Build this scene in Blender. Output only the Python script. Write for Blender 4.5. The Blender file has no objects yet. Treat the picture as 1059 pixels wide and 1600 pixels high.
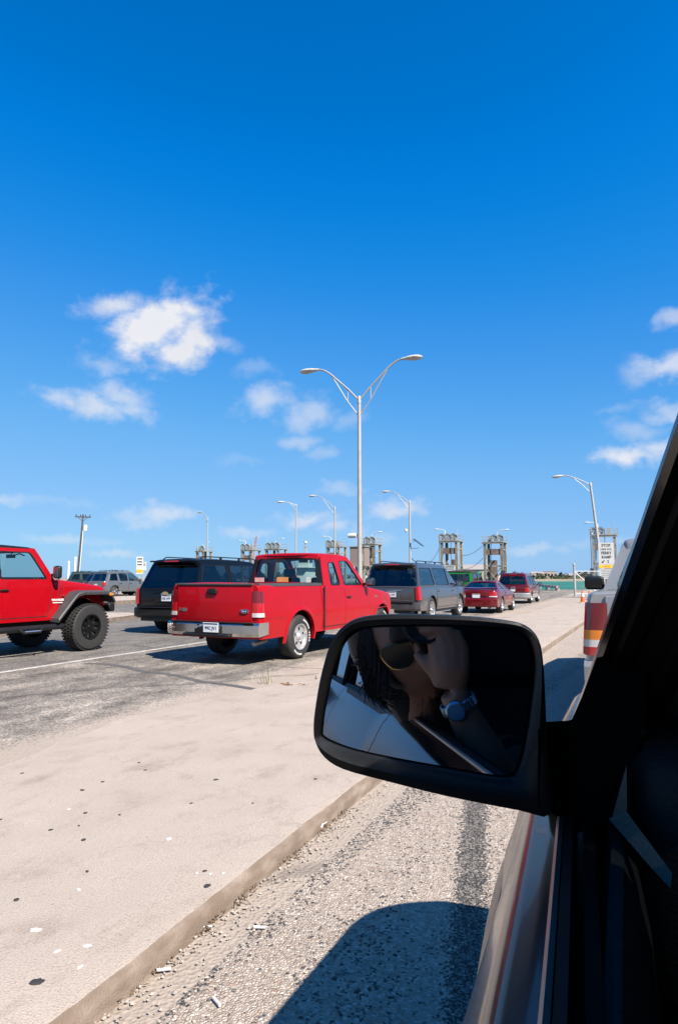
import bpy, bmesh, math, random
from mathutils import Vector, Matrix, noise as mnoise
from mathutils.geometry import tessellate_polygon
R = math.radians
rnd = random.Random(7)
scene = bpy.context.scene
COL = scene.collection

# ------------------------------------------------------------------ camera, sky, sun, exposure
EYE = 1.37
cam_d = bpy.data.cameras.new('camera_view'); cam = bpy.data.objects.new('camera_view', cam_d); COL.objects.link(cam)
cam.location = (0, 0, EYE); cam.rotation_euler = (R(96), 0, R(24))
cam_d.sensor_fit = 'VERTICAL'; cam_d.sensor_height = 36; cam_d.lens = 22.5
scene.cycles.transparent_max_bounces = 24; scene.cycles.max_bounces = 12; cam_d.clip_start = 0.01; cam_d.clip_end = 6000
scene.camera = cam
CM = cam.rotation_euler.to_matrix()
def ray(px, py):                       # viewing direction of a point of the photograph
    return (CM @ Vector(((px - 529.5) / 1000, -(py - 800) / 1000, -1))).normalized()
def G(px, py, z=0.0):                  # where that direction meets the level z
    r = ray(px, py); t = (z - EYE) / r.z
    return Vector((0, 0, EYE)) + r * t
FW = Vector((-math.sin(R(24)), math.cos(R(24)), 0))
def AT(px, py, d):                     # point at horizontal depth d
    r = ray(px, py); return Vector((0, 0, EYE)) + r * (d / r.dot(FW))
SUNV = Vector((-0.88, 0.48, -1.0)).normalized()
to_sun = -SUNV
elev = math.asin(to_sun.z); azim = math.atan2(to_sun.x, to_sun.y)

scene.view_settings.view_transform = 'Standard'; scene.view_settings.look = 'None'
scene.view_settings.gamma = 1; scene.view_settings.exposure = 1.2
world = bpy.data.worlds.new('World'); scene.world = world; world.use_nodes = True
WT = world.node_tree; WT.nodes.clear()
def wn(t, **k):
    n = WT.nodes.new(t)
    for a, b in k.items(): setattr(n, a, b)
    return n
def wl(a, b): WT.links.new(a, b)
wo = wn('ShaderNodeOutputWorld'); bg = wn('ShaderNodeBackground'); bg.inputs['Strength'].default_value = 0.1
sky = wn('ShaderNodeTexSky', sky_type='NISHITA'); sky.sun_disc = False
sky.sun_elevation = elev; sky.sun_rotation = azim; sky.air_density = 1.0; sky.dust_density = 0.3; sky.ozone_density = 3.0
pre = wn('ShaderNodeVectorMath', operation='SCALE'); pre.inputs['Scale'].default_value = .1; wl(sky.outputs[0], pre.inputs[0])
crv = wn('ShaderNodeRGBCurve')                                      # deepen the clear tropical blue, per channel
for ch, pts in enumerate(([(0, 0), (.08, 0), (.10, .006), (.14, .042), (.20, .09), (.26, .135), (.45, .215), (.72, .275), (1, .33)],
        [(0, 0), (.125, .120), (.157, .168), (.24, .25), (.33, .322), (.40, .362), (.62, .435), (.75, .48), (1, .56)],
        [(0, 0), (.25, .445), (.29, .55), (.36, .615), (.47, .668), (.58, .70), (.75, .735), (1, .78)])):
    c_ = crv.mapping.curves[ch]
    for i, p_ in enumerate(pts):
        if i == 0: c_.points[0].location = p_
        elif i == len(pts) - 1: c_.points[-1].location = p_
        else: c_.points.new(*p_)
    for p_ in c_.points: p_.handle_type = 'AUTO_CLAMPED'
crv.mapping.update(); wl(pre.outputs[0], crv.inputs['Color'])
hs = wn('ShaderNodeVectorMath', operation='SCALE'); hs.inputs['Scale'].default_value = 5.57; wl(crv.outputs[0], hs.inputs[0])
geo = wn('ShaderNodeTexCoord')
DIR = geo.outputs['Generated']
nz1 = wn('ShaderNodeTexNoise'); nz1.inputs['Scale'].default_value = 14; nz1.inputs['Detail'].default_value = 9; nz1.inputs['Roughness'].default_value = .62
wl(DIR, nz1.inputs['Vector'])
nz2 = wn('ShaderNodeTexNoise'); nz2.inputs['Scale'].default_value = 26; nz2.inputs['Detail'].default_value = 6; nz2.inputs['Roughness'].default_value = .52
mp2 = wn('ShaderNodeMapping'); mp2.inputs['Scale'].default_value = (1, 1, 1.5); wl(DIR, mp2.inputs['Vector']); wl(mp2.outputs[0], nz2.inputs['Vector'])
sub = wn('ShaderNodeVectorMath', operation='SUBTRACT'); wl(nz1.outputs['Color'], sub.inputs[0]); sub.inputs[1].default_value = (.5, .5, .5)
sc = wn('ShaderNodeVectorMath', operation='SCALE'); wl(sub.outputs[0], sc.inputs[0]); sc.inputs['Scale'].default_value = 0.06
warp = wn('ShaderNodeVectorMath', operation='ADD'); wl(DIR, warp.inputs[0]); wl(sc.outputs[0], warp.inputs[1])
nzo = wn('ShaderNodeMath', operation='MULTIPLY_ADD'); wl(nz2.outputs['Fac'], nzo.inputs[0]); nzo.inputs[1].default_value = 2.0; nzo.inputs[2].default_value = -1.0
# each cloud of the sky: direction, half extents, tilt (deg), density
CLOUDS = [(190, 478, 58, 20, -12, .8), (245, 508, 80, 42, -34, 1.35), (284, 546, 48, 28, -34, 1.2), (340, 530, 40, 15, 20, .35),
 (165, 565, 36, 18, 0, .4), (150, 632, 78, 20, 6, .75), (190, 618, 44, 17, 8, .6), (418, 628, 46, 24, -10, .6), (485, 645, 42, 26, -20, .5),
 (405, 575, 34, 14, 0, .22), (468, 692, 32, 12, 0, .4), (505, 712, 34, 11, -8, .28), (545, 655, 30, 14, -30, .22), (530, 764, 34, 10, 0, .3),
 (612, 795, 52, 17, 0, .7), (480, 812, 44, 14, -5, .65), (525, 825, 40, 12, -6, .5), (255, 808, 50, 13, -5, .6), (210, 805, 34, 8, 0, .3),
 (385, 832, 36, 9, 0, .4), (110, 842, 60, 8, 0, .35), (180, 860, 40, 7, 0, .4), (5, 778, 26, 9, 0, .45), (95, 783, 60, 8, 0, .16),
 (1048, 505, 26, 14, 0, .5), (1040, 574, 46, 20, 8, .75), (985, 592, 26, 18, 62, .3), (1044, 645, 40, 15, 0, .55), (1005, 672, 40, 18, 10, .35),
 (990, 712, 54, 14, 0, .95), (1035, 702, 44, 20, 0, .75), (840, 857, 44, 9, 0, .4), (585, 845, 40, 10, 0, .3), (950, 845, 60, 8, 0, .2),
 (975, 640, 30, 8, 0, .2), (370, 720, 30, 8, 0, .12)]
dens = None
for (px, py, a, b, tl, s) in CLOUDS:
    c = ray(px, py)
    u = Vector((c.y, -c.x, 0)).normalized(); v = u.cross(c)
    rot = Matrix((u, c, v)).transposed() @ Matrix.Rotation(R(tl), 3, 'Y')
    mp = wn('ShaderNodeMapping', vector_type='TEXTURE')
    mp.inputs['Location'].default_value = c; mp.inputs['Rotation'].default_value = rot.to_euler(); mp.inputs['Scale'].default_value = (a / 1000, a / 1000, b / 1000)
    wl(warp.outputs[0], mp.inputs['Vector'])
    ln = wn('ShaderNodeVectorMath', operation='LENGTH'); wl(mp.outputs[0], ln.inputs[0])
    ad = wn('ShaderNodeMath', operation='ADD'); wl(ln.outputs['Value'], ad.inputs[0]); wl(nzo.outputs[0], ad.inputs[1])
    mr = wn('ShaderNodeMapRange', interpolation_type='SMOOTHSTEP'); wl(ad.outputs[0], mr.inputs['Value'])
    mr.inputs['From Min'].default_value = 1.42; mr.inputs['From Max'].default_value = -.05; mr.inputs['To Min'].default_value = 0; mr.inputs['To Max'].default_value = s
    if dens is None: dens = mr.outputs[0]
    else:
        mx = wn('ShaderNodeMath', operation='MAXIMUM'); wl(dens, mx.inputs[0]); wl(mr.outputs[0], mx.inputs[1]); dens = mx.outputs[0]
mixc = wn('ShaderNodeMix', data_type='RGBA'); wl(dens, mixc.inputs['Factor']); wl(hs.outputs[0], mixc.inputs['A']); 
ccol = wn('ShaderNodeMix', data_type='RGBA'); wl(nz1.outputs['Fac'], ccol.inputs['Factor']); ccol.inputs['A'].default_value = (3.05, 3.2, 3.6, 1); ccol.inputs['B'].default_value = (4.1, 4.1, 4.2, 1); wl(ccol.outputs['Result'], mixc.inputs['B'])
wl(mixc.outputs['Result'], bg.inputs['Color']); wl(bg.outputs[0], wo.inputs[0])
sun_d = bpy.data.lights.new('sun', 'SUN'); sun_d.energy = 5.0; sun_d.angle = R(0.5); sun_d.color = (1, .93, .84)
sun = bpy.data.objects.new('sun', sun_d); COL.objects.link(sun); sun.rotation_euler = SUNV.to_track_quat('-Z', 'Y').to_euler(); sun.location = (30, -20, 40)

# ------------------------------------------------------------------ materials
MATS = {}
def mat(name, color=(.5, .5, .5), rough=.6, metal=0.0, coat=0.0, var=0.12, vscale=8.0, bump=0.0, bscale=60.0, spec=.5, emit=None):
    if name in MATS: return MATS[name]
    m = bpy.data.materials.new(name); m.use_nodes = True; t = m.node_tree; p = t.nodes['Principled BSDF']
    p.inputs['Roughness'].default_value = rough; p.inputs['Metallic'].default_value = metal
    p.inputs['Coat Weight'].default_value = coat; p.inputs['Coat Roughness'].default_value = .04; p.inputs['Specular IOR Level'].default_value = spec
    tc = t.nodes.new('ShaderNodeTexCoord')
    n = t.nodes.new('ShaderNodeTexNoise'); n.inputs['Scale'].default_value = vscale; n.inputs['Detail'].default_value = 6
    t.links.new(tc.outputs['Object'], n.inputs['Vector'])
    r = t.nodes.new('ShaderNodeMapRange'); r.inputs['From Min'].default_value = .3; r.inputs['From Max'].default_value = .7
    r.inputs['To Min'].default_value = 1 - var; r.inputs['To Max'].default_value = 1 + var
    t.links.new(n.outputs['Fac'], r.inputs['Value'])
    s = t.nodes.new('ShaderNodeVectorMath'); s.operation = 'SCALE'; s.inputs[0].default_value = [k_ * (.72 if metal < .5 else .9) for k_ in color[:3]]
    t.links.new(r.outputs[0], s.inputs['Scale']); t.links.new(s.outputs[0], p.inputs['Base Color'])
    if bump:
        n2 = t.nodes.new('ShaderNodeTexNoise'); n2.inputs['Scale'].default_value = bscale; n2.inputs['Detail'].default_value = 4
        t.links.new(tc.outputs['Object'], n2.inputs['Vector'])
        b = t.nodes.new('ShaderNodeBump'); b.inputs['Strength'].default_value = bump; b.inputs['Distance'].default_value = .01
        t.links.new(n2.outputs['Fac'], b.inputs['Height']); t.links.new(b.outputs[0], p.inputs['Normal'])
    if emit: p.inputs['Emission Color'].default_value = (*emit, 1); p.inputs['Emission Strength'].default_value = 1
    MATS[name] = m; return m
def paint(name, c, metal=0.0, rough=.35, spec=.25, coat=.6): return mat('paint_' + name, c, rough, metal, coat, .07, 3.0, spec=spec)
def glass(name, tint, refl=.06):
    if name in MATS: return MATS[name]
    m = bpy.data.materials.new(name); m.use_nodes = True; t = m.node_tree; t.nodes.clear()
    o = t.nodes.new('ShaderNodeOutputMaterial'); mx = t.nodes.new('ShaderNodeMixShader'); tr = t.nodes.new('ShaderNodeBsdfTransparent')
    gl = t.nodes.new('ShaderNodeBsdfGlossy'); gl.inputs['Roughness'].default_value = .02; gl.inputs['Color'].default_value = (.9, .95, 1, 1)
    lw = t.nodes.new('ShaderNodeLayerWeight'); lw.inputs['Blend'].default_value = .5
    pw_ = t.nodes.new('ShaderNodeMath'); pw_.operation = 'POWER'; pw_.inputs[1].default_value = 4.0; t.links.new(lw.outputs['Facing'], pw_.inputs[0])
    ma = t.nodes.new('ShaderNodeMath'); ma.operation = 'MULTIPLY_ADD'; ma.inputs[1].default_value = .9; ma.inputs[2].default_value = refl; t.links.new(pw_.outputs[0], ma.inputs[0])
    tr.inputs['Color'].default_value = (*tint, 1)
    t.links.new(ma.outputs[0], mx.inputs[0]); t.links.new(tr.outputs[0], mx.inputs[1]); t.links.new(gl.outputs[0], mx.inputs[2]); t.links.new(mx.outputs[0], o.inputs[0])
    MATS[name] = m; return m
BLK = mat('black_plastic', (.012, .012, .013), .45, var=.2, spec=.3)
RUB = mat('tyre_rubber', (.022, .021, .02), .75, var=.25, vscale=20, bump=.3)
DRK = mat('dark_void', (.006, .006, .006), .9)
TRIM = mat('grey_plastic', (.05, .05, .052), .55, var=.15, bump=.2, bscale=300)
CHR = mat('chrome', (.66, .64, .62), .2, 1.0, var=.06, vscale=5)
ALU = mat('alloy', (.62, .62, .64), .28, .9, var=.08)
PRIV = glass('privacy_glass', (.085, .09, .095))
CLEAR = glass('clear_glass', (.72, .82, .80))
TINT = glass('tinted_glass', (.30, .38, .38))
TEAL = glass('teal_glass', (.60, .74, .73))
REDL = mat('red_lens', (.45, .006, .012), .12, coat=1, var=.1)
DREDL = mat('dark_red_lens', (.16, .004, .01), .12, coat=1, var=.1)
AMBL = mat('amber_lens', (.75, .22, .01), .15, coat=1)
WHTL = mat('clear_lens', (.62, .6, .57), .15, coat=1)
PLATE = mat('plate_white', (.72, .74, .76), .45, var=.04)
PINK = mat('plate_ink', (.04, .05, .1), .5)
WHITE = mat('white_paint', (.72, .71, .68), .5, var=.08)
STEEL = mat('galvanised_steel', (.46, .46, .44), .5, .3, var=.16, vscale=3)
POLE = mat('pole_steel', (.44, .415, .38), .5, .15, var=.10, vscale=2.5)
OLDST = mat('weathered_steel', (.34, .295, .235), .7, .1, var=.35, vscale=2.2)
RUST = mat('rusty_steel', (.20, .135, .11), .8, 0, var=.3, vscale=2)
CABLE = mat('cable', (.06, .07, .09), .6)
SEATM = mat('seat_cloth', (.06, .06, .062), .9, var=.2, bump=.3)

# ------------------------------------------------------------------ mesh helpers
class MB:
    def __init__(s): s.v = []; s.f = []
    def add(s, vs, fs):
        o = len(s.v); s.v += [Vector(p) for p in vs]; s.f += [tuple(i + o for i in f) for f in fs]; return s
    def box(s, c, d, m=None):
        x, y, z = (k / 2 for k in d); vs = [Vector((sx * x, sy * y, sz * z)) for sx in (-1, 1) for sy in (-1, 1) for sz in (-1, 1)]
        if m is not None: vs = [m @ p for p in vs]
        vs = [p + Vector(c) for p in vs]
        return s.add(vs, [(0, 1, 3, 2), (4, 6, 7, 5), (0, 4, 5, 1), (2, 3, 7, 6), (0, 2, 6, 4), (1, 5, 7, 3)])
    def rbox(s, c, d, r, m=None, seg=3):            # box with rounded edges along its longest loops
        bm = bmesh.new(); bmesh.ops.create_cube(bm, size=1); bmesh.ops.scale(bm, vec=d, verts=bm.verts)
        bmesh.ops.bevel(bm, geom=bm.edges[:], offset=r, segments=seg, profile=.5, affect='EDGES')
        if m is not None: bmesh.ops.transform(bm, matrix=m.to_4x4(), verts=bm.verts)
        bm.verts.index_update(); s.add([v.co + Vector(c) for v in bm.verts], [tuple(v.index for v in f.verts) for f in bm.faces]); bm.free(); return s
    def tube(s, path, r, n=8, cap=True):
        P = [Vector(p) for p in path]; rs = r if isinstance(r, (list, tuple)) else [r] * len(P); rings = []; up = None
        for i, p in enumerate(P):
            t = (P[min(i + 1, len(P) - 1)] - P[max(i - 1, 0)]).normalized()
            if up is None: up = Vector((0, 0, 1)) if abs(t.z) < .9 else Vector((1, 0, 0))
            a = t.cross(up).normalized(); b = a.cross(t).normalized(); up = b
            rings.append([p + (a * math.cos(k * 2 * math.pi / n) + b * math.sin(k * 2 * math.pi / n)) * rs[i] for k in range(n)])
        return s.loft(rings, True, cap)
    def loft(s, rings, closed=False, cap=False):
        n = len(rings[0]); vs = [p for r in rings for p in r]; fs = []
        for i in range(len(rings) - 1):
            for k in range(n if closed else n - 1):
                k2 = (k + 1) % n; fs.append((i * n + k, i * n + k2, (i + 1) * n + k2, (i + 1) * n + k))
        if cap: fs.append(tuple(reversed(range(n)))); fs.append(tuple((len(rings) - 1) * n + k for k in range(n)))
        return s.add(vs, fs)
    def lathe(s, prof, n=32, axis='Z', c=(0, 0, 0)):     # prof: (radius, height)
        rings = []
        for k in range(n):
            a = 2 * math.pi * k / n; ring = []
            for (r, h) in prof:
                q = (r * math.cos(a), r * math.sin(a), h)
                ring.append(Vector({'Z': q, 'X': (q[2], q[0], q[1]), 'Y': (q[0], q[2], q[1])}[axis]) + Vector(c))
            rings.append(ring)
        rings.append(rings[0]); return s.loft(rings)
    def prism(s, pts, off):                              # extrude a 3D polygon by a vector
        off = Vector(off); P = [Vector(p) for p in pts]; n = len(P)
        return s.add(P + [p + off for p in P], [tuple(range(n)), tuple(reversed(range(n, 2 * n)))] + [(i, (i + 1) % n, (i + 1) % n + n, i + n) for i in range(n)])
    def plate(s, loops, mp, th):                         # 2D outline with holes, mapped to 3D, given thickness
        flat = [p for l in loops for p in l]
        tris = tessellate_polygon([[Vector((p[0], p[1], 0)) for p in l] for l in loops])
        F = [mp(*p) for p in flat]; B = [mp(*p) + Vector(th) for p in flat] if not callable(th) else [mp(*p) + th(*p) for p in flat]; n = len(flat)
        fs = [tuple(t) for t in tris] + [tuple(k + n for k in reversed(t)) for t in tris]; o = 0
        for l in loops:
            m = len(l)
            for i in range(m): a, b = o + i, o + (i + 1) % m; fs.append((a, b, b + n, a + n))
            o += m
        return s.add(F + B, fs)
    def sheet(s, loop, mp):                              # a single pane following the mapped surface
        tris = tessellate_polygon([[Vector((p[0], p[1], 0)) for p in loop]]); return s.add([mp(*p) for p in loop], [tuple(t) for t in tris])
    def build(s, name, m, parent=None, smooth=35):
        me = bpy.data.meshes.new(name); me.from_pydata([tuple(p) for p in s.v], [], s.f); me.update()
        bm = bmesh.new(); bm.from_mesh(me); bmesh.ops.remove_doubles(bm, verts=bm.verts, dist=1e-5); bmesh.ops.recalc_face_normals(bm, faces=bm.faces); bm.to_mesh(me); bm.free()
        if smooth:
            me.polygons.foreach_set('use_smooth', [True] * len(me.polygons)); me.set_sharp_from_angle(angle=R(smooth))
        o = bpy.data.objects.new(name, me); COL.objects.link(o); me.materials.append(m)
        if parent: o.parent = parent
        return o
def tag(o, label=None, cat=None, group=None, kind=None):
    if label: o['label'] = label
    if cat: o['category'] = cat
    if group: o['group'] = group
    if kind: o['kind'] = kind
    return o
def thing(name, loc, rz, label, cat, group=None, tilt=None):
    o = bpy.data.objects.new(name, None); COL.objects.link(o); o.location = loc; o.rotation_euler = (tilt[0] if tilt else 0, tilt[1] if tilt else 0, rz)
    o.empty_display_size = .2; return tag(o, label, cat, group)
def rpoly(pts, r, seg=4):                                # round the corners of a 2D polygon
    out = []; n = len(pts); rr = r if isinstance(r, (list, tuple)) else [r] * n
    for i in range(n):
        p = Vector(pts[i]); a = Vector(pts[i - 1]) - p; b = Vector(pts[(i + 1) % n]) - p
        d = min(rr[i], a.length * .45, b.length * .45)
        if d < 1e-4: out.append(tuple(p)); continue
        p0 = p + a.normalized() * d; p1 = p + b.normalized() * d
        for k in range(seg + 1):
            t = k / seg; out.append(tuple(p0 * (1 - t) ** 2 + p * 2 * t * (1 - t) + p1 * t * t))
    return out
def lerp(a, b, t): return a + (b - a) * t
def pw(keys, x):                                         # piecewise linear
    if x <= keys[0][0]: return keys[0][1]
    for (x0, y0), (x1, y1) in zip(keys, keys[1:]):
        if x <= x1: return y0 + (y1 - y0) * (x - x0) / (x1 - x0)
    return keys[-1][1]
def text(name, s, size, m, parent, mtx, bold=.0, ext=.001, align='CENTER'):
    cu = bpy.data.curves.new('t', 'FONT'); cu.body = s; cu.size = size; cu.align_x = align; cu.align_y = 'CENTER'; cu.extrude = ext; cu.offset = bold; cu.resolution_u = 3
    ob = bpy.data.objects.new('t', cu); COL.objects.link(ob); bpy.context.view_layer.update()
    me = bpy.data.meshes.new_from_object(ob.evaluated_get(bpy.context.evaluated_depsgraph_get())); bpy.data.objects.remove(ob); bpy.data.curves.remove(cu)
    me.transform(mtx); me.materials.clear(); me.materials.append(m)
    o = bpy.data.objects.new(name, me); COL.objects.link(o); o.parent = parent; return o
def frame(o, xa, ya):                                    # matrix from origin, text direction, text up
    x = Vector(xa).normalized(); y = Vector(ya).normalized(); z = x.cross(y)
    return Matrix(((x.x, y.x, z.x, o[0]), (x.y, y.y, z.y, o[1]), (x.z, y.z, z.z, o[2]), (0, 0, 0, 1)))

# ------------------------------------------------------------------ ground, roads, water
def ground_mat(name, build):
    m = bpy.data.materials.new(name); m.use_nodes = True; t = m.node_tree; p = t.nodes['Principled BSDF']; p.inputs['Roughness'].default_value = .9; p.inputs['Specular IOR Level'].default_value = .2
    N = lambda ty, **k: _n(t, ty, k); L = t.links.new
    tc = N('ShaderNodeTexCoord'); build(t, p, N, L, tc.outputs['Object'])
    src = p.inputs['Base Color'].links[0].from_socket; sc_ = N('ShaderNodeVectorMath', operation='SCALE'); sc_.inputs['Scale'].default_value = .715; L(src, sc_.inputs[0]); L(sc_.outputs[0], p.inputs['Base Color']); return m
def _n(t, ty, k):
    n = t.nodes.new(ty)
    for a, b in k.items():
        if a.startswith('i_'): n.inputs[a[2:].replace('_', ' ')].default_value = b
        else: setattr(n, a, b)
    return n
def ramp(N, L, src, stops, interp='LINEAR'):
    r = N('ShaderNodeValToRGB'); r.color_ramp.interpolation = interp; e = r.color_ramp.elements
    while len(e) < len(stops): e.new(.5)
    for k, (pos, c) in zip(e, stops): k.position = pos; k.color = (*c, 1) if len(c) == 3 else c
    L(src, r.inputs[0]); return r.outputs[0]
def mixrgb(N, L, f, a, b, mode='MIX'):
    m = N('ShaderNodeMix', data_type='RGBA', blend_type=mode)
    for sock, v in ((m.inputs['Factor'], f), (m.inputs['A'], a), (m.inputs['B'], b)):
        if hasattr(v, 'links'): L(v, sock)
        else: sock.default_value = v if not isinstance(v, tuple) else (*v, 1)
    return m.outputs['Result']
def stretch(N, L, vec, s, loc=(0, 0, 0)):
    mp = N('ShaderNodeMapping'); mp.inputs['Scale'].default_value = s; mp.inputs['Location'].default_value = loc; L(vec, mp.inputs[0]); return mp.outputs[0]
def math_(N, L, op, a, b=None, c=None, clamp=False):
    m = N('ShaderNodeMath', operation=op, use_clamp=clamp)
    for i, v in enumerate((a, b, c)):
        if v is None: continue
        if hasattr(v, 'links'): L(v, m.inputs[i])
        else: m.inputs[i].default_value = v
    return m.outputs[0]
def g_asphalt(t, p, N, L, P):
    big = N('ShaderNodeTexNoise', i_Scale=.55, i_Detail=7, i_Roughness=.62); L(stretch(N, L, P, (1, .22, 1)), big.inputs['Vector'])
    mid = N('ShaderNodeTexNoise', i_Scale=2.4, i_Detail=8, i_Roughness=.7); L(stretch(N, L, P, (1, .5, 1)), mid.inputs['Vector'])
    fine = N('ShaderNodeTexVoronoi', i_Scale=55.0); L(P, fine.inputs['Vector'])
    sep = N('ShaderNodeSeparateXYZ'); L(P, sep.inputs[0])
    base = ramp(N, L, mid.outputs['Fac'], [(.34, (.12, .107, .094)), (.48, (.25, .22, .19)), (.62, (.41, .36, .31))])
    dark = ramp(N, L, big.outputs['Fac'], [(.42, (0, 0, 0)), (.60, (1, 1, 1))])
    c = mixrgb(N, L, math_(N, L, 'MULTIPLY', dark, .5), base, (.10, .092, .084))
    lane = math_(N, L, 'LESS_THAN', sep.outputs['X'], -8.55)       # the further lanes are smoother, greyer asphalt
    c = mixrgb(N, L, math_(N, L, 'MULTIPLY', lane, .6), c, (.135, .13, .125))
    spk = N('ShaderNodeSeparateColor'); L(fine.outputs['Color'], spk.inputs[0])
    c = mixrgb(N, L, .8, c, ramp(N, L, spk.outputs[0], [(0, (.45, .45, .45)), (.5, (.92, .92, .92)), (1, (1.75, 1.66, 1.55))]), 'MULTIPLY')
    # pale aggregate showing beside the island
    edge = N('ShaderNodeMapRange'); edge.inputs['From Min'].default_value = -5.6; edge.inputs['From Max'].default_value = -4.35; L(sep.outputs['X'], edge.inputs[0])
    lim = math_(N, L, 'LESS_THAN', sep.outputs['X'], -1.0)
    nn = N('ShaderNodeTexNoise', i_Scale=48.0, i_Detail=5, i_Roughness=.7); L(P, nn.inputs['Vector'])
    f = math_(N, L, 'GREATER_THAN', math_(N, L, 'ADD', math_(N, L, 'MULTIPLY', edge.outputs[0], .56), nn.outputs['Fac']), .86)
    c = mixrgb(N, L, math_(N, L, 'MULTIPLY', math_(N, L, 'MULTIPLY', f, lim), .8), c, (.45, .37, .30))
    # long tar-sealed cracks
    cr = N('ShaderNodeTexVoronoi', feature='DISTANCE_TO_EDGE', i_Scale=.16); wv = N('ShaderNodeTexNoise', i_Scale=1.1, i_Detail=4)
    L(P, wv.inputs['Vector']); av = N('ShaderNodeVectorMath', operation='MULTIPLY_ADD'); L(wv.outputs['Color'], av.inputs[0]); av.inputs[1].default_value = (.9, .9, 0); L(P, av.inputs[2]); L(av.outputs[0], cr.inputs['Vector'])
    ck = N('ShaderNodeMapRange'); ck.inputs['From Min'].default_value = .004; ck.inputs['From Max'].default_value = .012; ck.inputs['To Min'].default_value = .35; ck.inputs['To Max'].default_value = 0; L(cr.outputs['Distance'], ck.inputs[0])
    c = mixrgb(N, L, ck.outputs[0], c, (.035, .034, .036)); L(c, p.inputs['Base Color'])
    b = N('ShaderNodeBump', i_Strength=.5, i_Distance=.012); L(fine.outputs['Distance'], b.inputs['Height']); L(b.outputs[0], p.inputs['Normal'])
def g_chip(t, p, N, L, P):
    wp = N('ShaderNodeTexNoise', i_Scale=40.0, i_Detail=2); L(P, wp.inputs['Vector'])
    av = N('ShaderNodeVectorMath', operation='MULTIPLY_ADD'); L(wp.outputs['Color'], av.inputs[0]); av.inputs[1].default_value = (.012, .012, 0); L(P, av.inputs[2]); Q = av.outputs[0]
    st = N('ShaderNodeTexVoronoi', i_Scale=82.0, i_Randomness=1.0); L(Q, st.inputs['Vector'])
    ed = N('ShaderNodeTexVoronoi', feature='DISTANCE_TO_EDGE', i_Scale=82.0); L(Q, ed.inputs['Vector'])
    sep = N('ShaderNodeSeparateXYZ'); L(P, sep.inputs[0]); sc_ = N('ShaderNodeSeparateColor'); L(st.outputs['Color'], sc_.inputs[0])
    stone = ramp(N, L, sc_.outputs[0], [(0, (.34, .265, .21)), (.3, (.46, .375, .30)), (.7, (.54, .445, .36)), (.95, (.64, .55, .465)), (1, (.40, .24, .16))])
    # which stones are lost, leaving dark binder: more in the wheel paths
    nb = N('ShaderNodeTexNoise', i_Scale=2.2, i_Detail=6, i_Roughness=.65); L(stretch(N, L, P, (1, .35, 1)), nb.inputs['Vector'])
    nf = N('ShaderNodeTexNoise', i_Scale=26.0, i_Detail=3); L(P, nf.inputs['Vector'])
    def band(c_, w_, s_, k_=0.0):
        d = math_(N, L, 'ABSOLUTE', math_(N, L, 'SUBTRACT', math_(N, L, 'MULTIPLY_ADD', sep.outputs['Y'], k_, sep.outputs['X']), c_)); m = N('ShaderNodeMapRange', interpolation_type='SMOOTHSTEP')
        m.inputs['From Min'].default_value = w_; m.inputs['From Max'].default_value = w_ * .25; m.inputs['To Max'].default_value = s_; L(d, m.inputs[0]); return m.outputs[0]
    k = math_(N, L, 'ADD', math_(N, L, 'ADD', band(-1.62, .20, .24, -.072), band(-.09, .11, .60, .20)), band(-.42, .40, .10, .15))
    k = math_(N, L, 'ADD', k, math_(N, L, 'MULTIPLY', nb.outputs['Fac'], .7)); k = math_(N, L, 'ADD', k, math_(N, L, 'MULTIPLY', nf.outputs['Fac'], .22))
    k = math_(N, L, 'ADD', k, math_(N, L, 'MULTIPLY', sc_.outputs[1], .62))
    lost = N('ShaderNodeMapRange'); lost.inputs['From Min'].default_value = 1.08; lost.inputs['From Max'].default_value = 1.12; L(k, lost.inputs[0])
    kb = band(-1.57, .16, .9)                                      # sandy dust along the kerb
    lost2 = math_(N, L, 'MULTIPLY', lost.outputs[0], math_(N, L, 'SUBTRACT', 1.0, kb))
    gap = N('ShaderNodeMapRange'); gap.inputs['From Min'].default_value = .02; gap.inputs['From Max'].default_value = .10; gap.inputs['To Min'].default_value = .75; gap.inputs['To Max'].default_value = 0; L(ed.outputs['Distance'], gap.inputs[0])
    c = mixrgb(N, L, math_(N, L, 'MULTIPLY', gap.outputs[0], .5), stone, (.20, .165, .14))
    v2 = N('ShaderNodeTexVoronoi', i_Scale=150.0); L(P, v2.inputs['Vector']); s2 = N('ShaderNodeSeparateColor'); L(v2.outputs['Color'], s2.inputs[0])
    bind = ramp(N, L, s2.outputs[0], [(0, (.03, .029, .029)), (.5, (.055, .052, .05)), (.72, (.09, .083, .076)), (.8, (.24, .21, .18)), (1, (.34, .295, .25))])
    c = mixrgb(N, L, lost2, c, bind); c = mixrgb(N, L, math_(N, L, 'MULTIPLY', math_(N, L, 'GREATER_THAN', s2.outputs[1], .8), .45), c, (.36, .31, .265))
    c = mixrgb(N, L, math_(N, L, 'MULTIPLY', kb, .8), c, (.46, .37, .30)); L(c, p.inputs['Base Color'])
    h = math_(N, L, 'MULTIPLY', math_(N, L, 'MINIMUM', ed.outputs['Distance'], .28), math_(N, L, 'SUBTRACT', 1.0, math_(N, L, 'MULTIPLY', lost2, .8)))
    b = N('ShaderNodeBump', i_Strength=.7, i_Distance=.022); L(h, b.inputs['Height']); L(b.outputs[0], p.inputs['Normal'])
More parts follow.
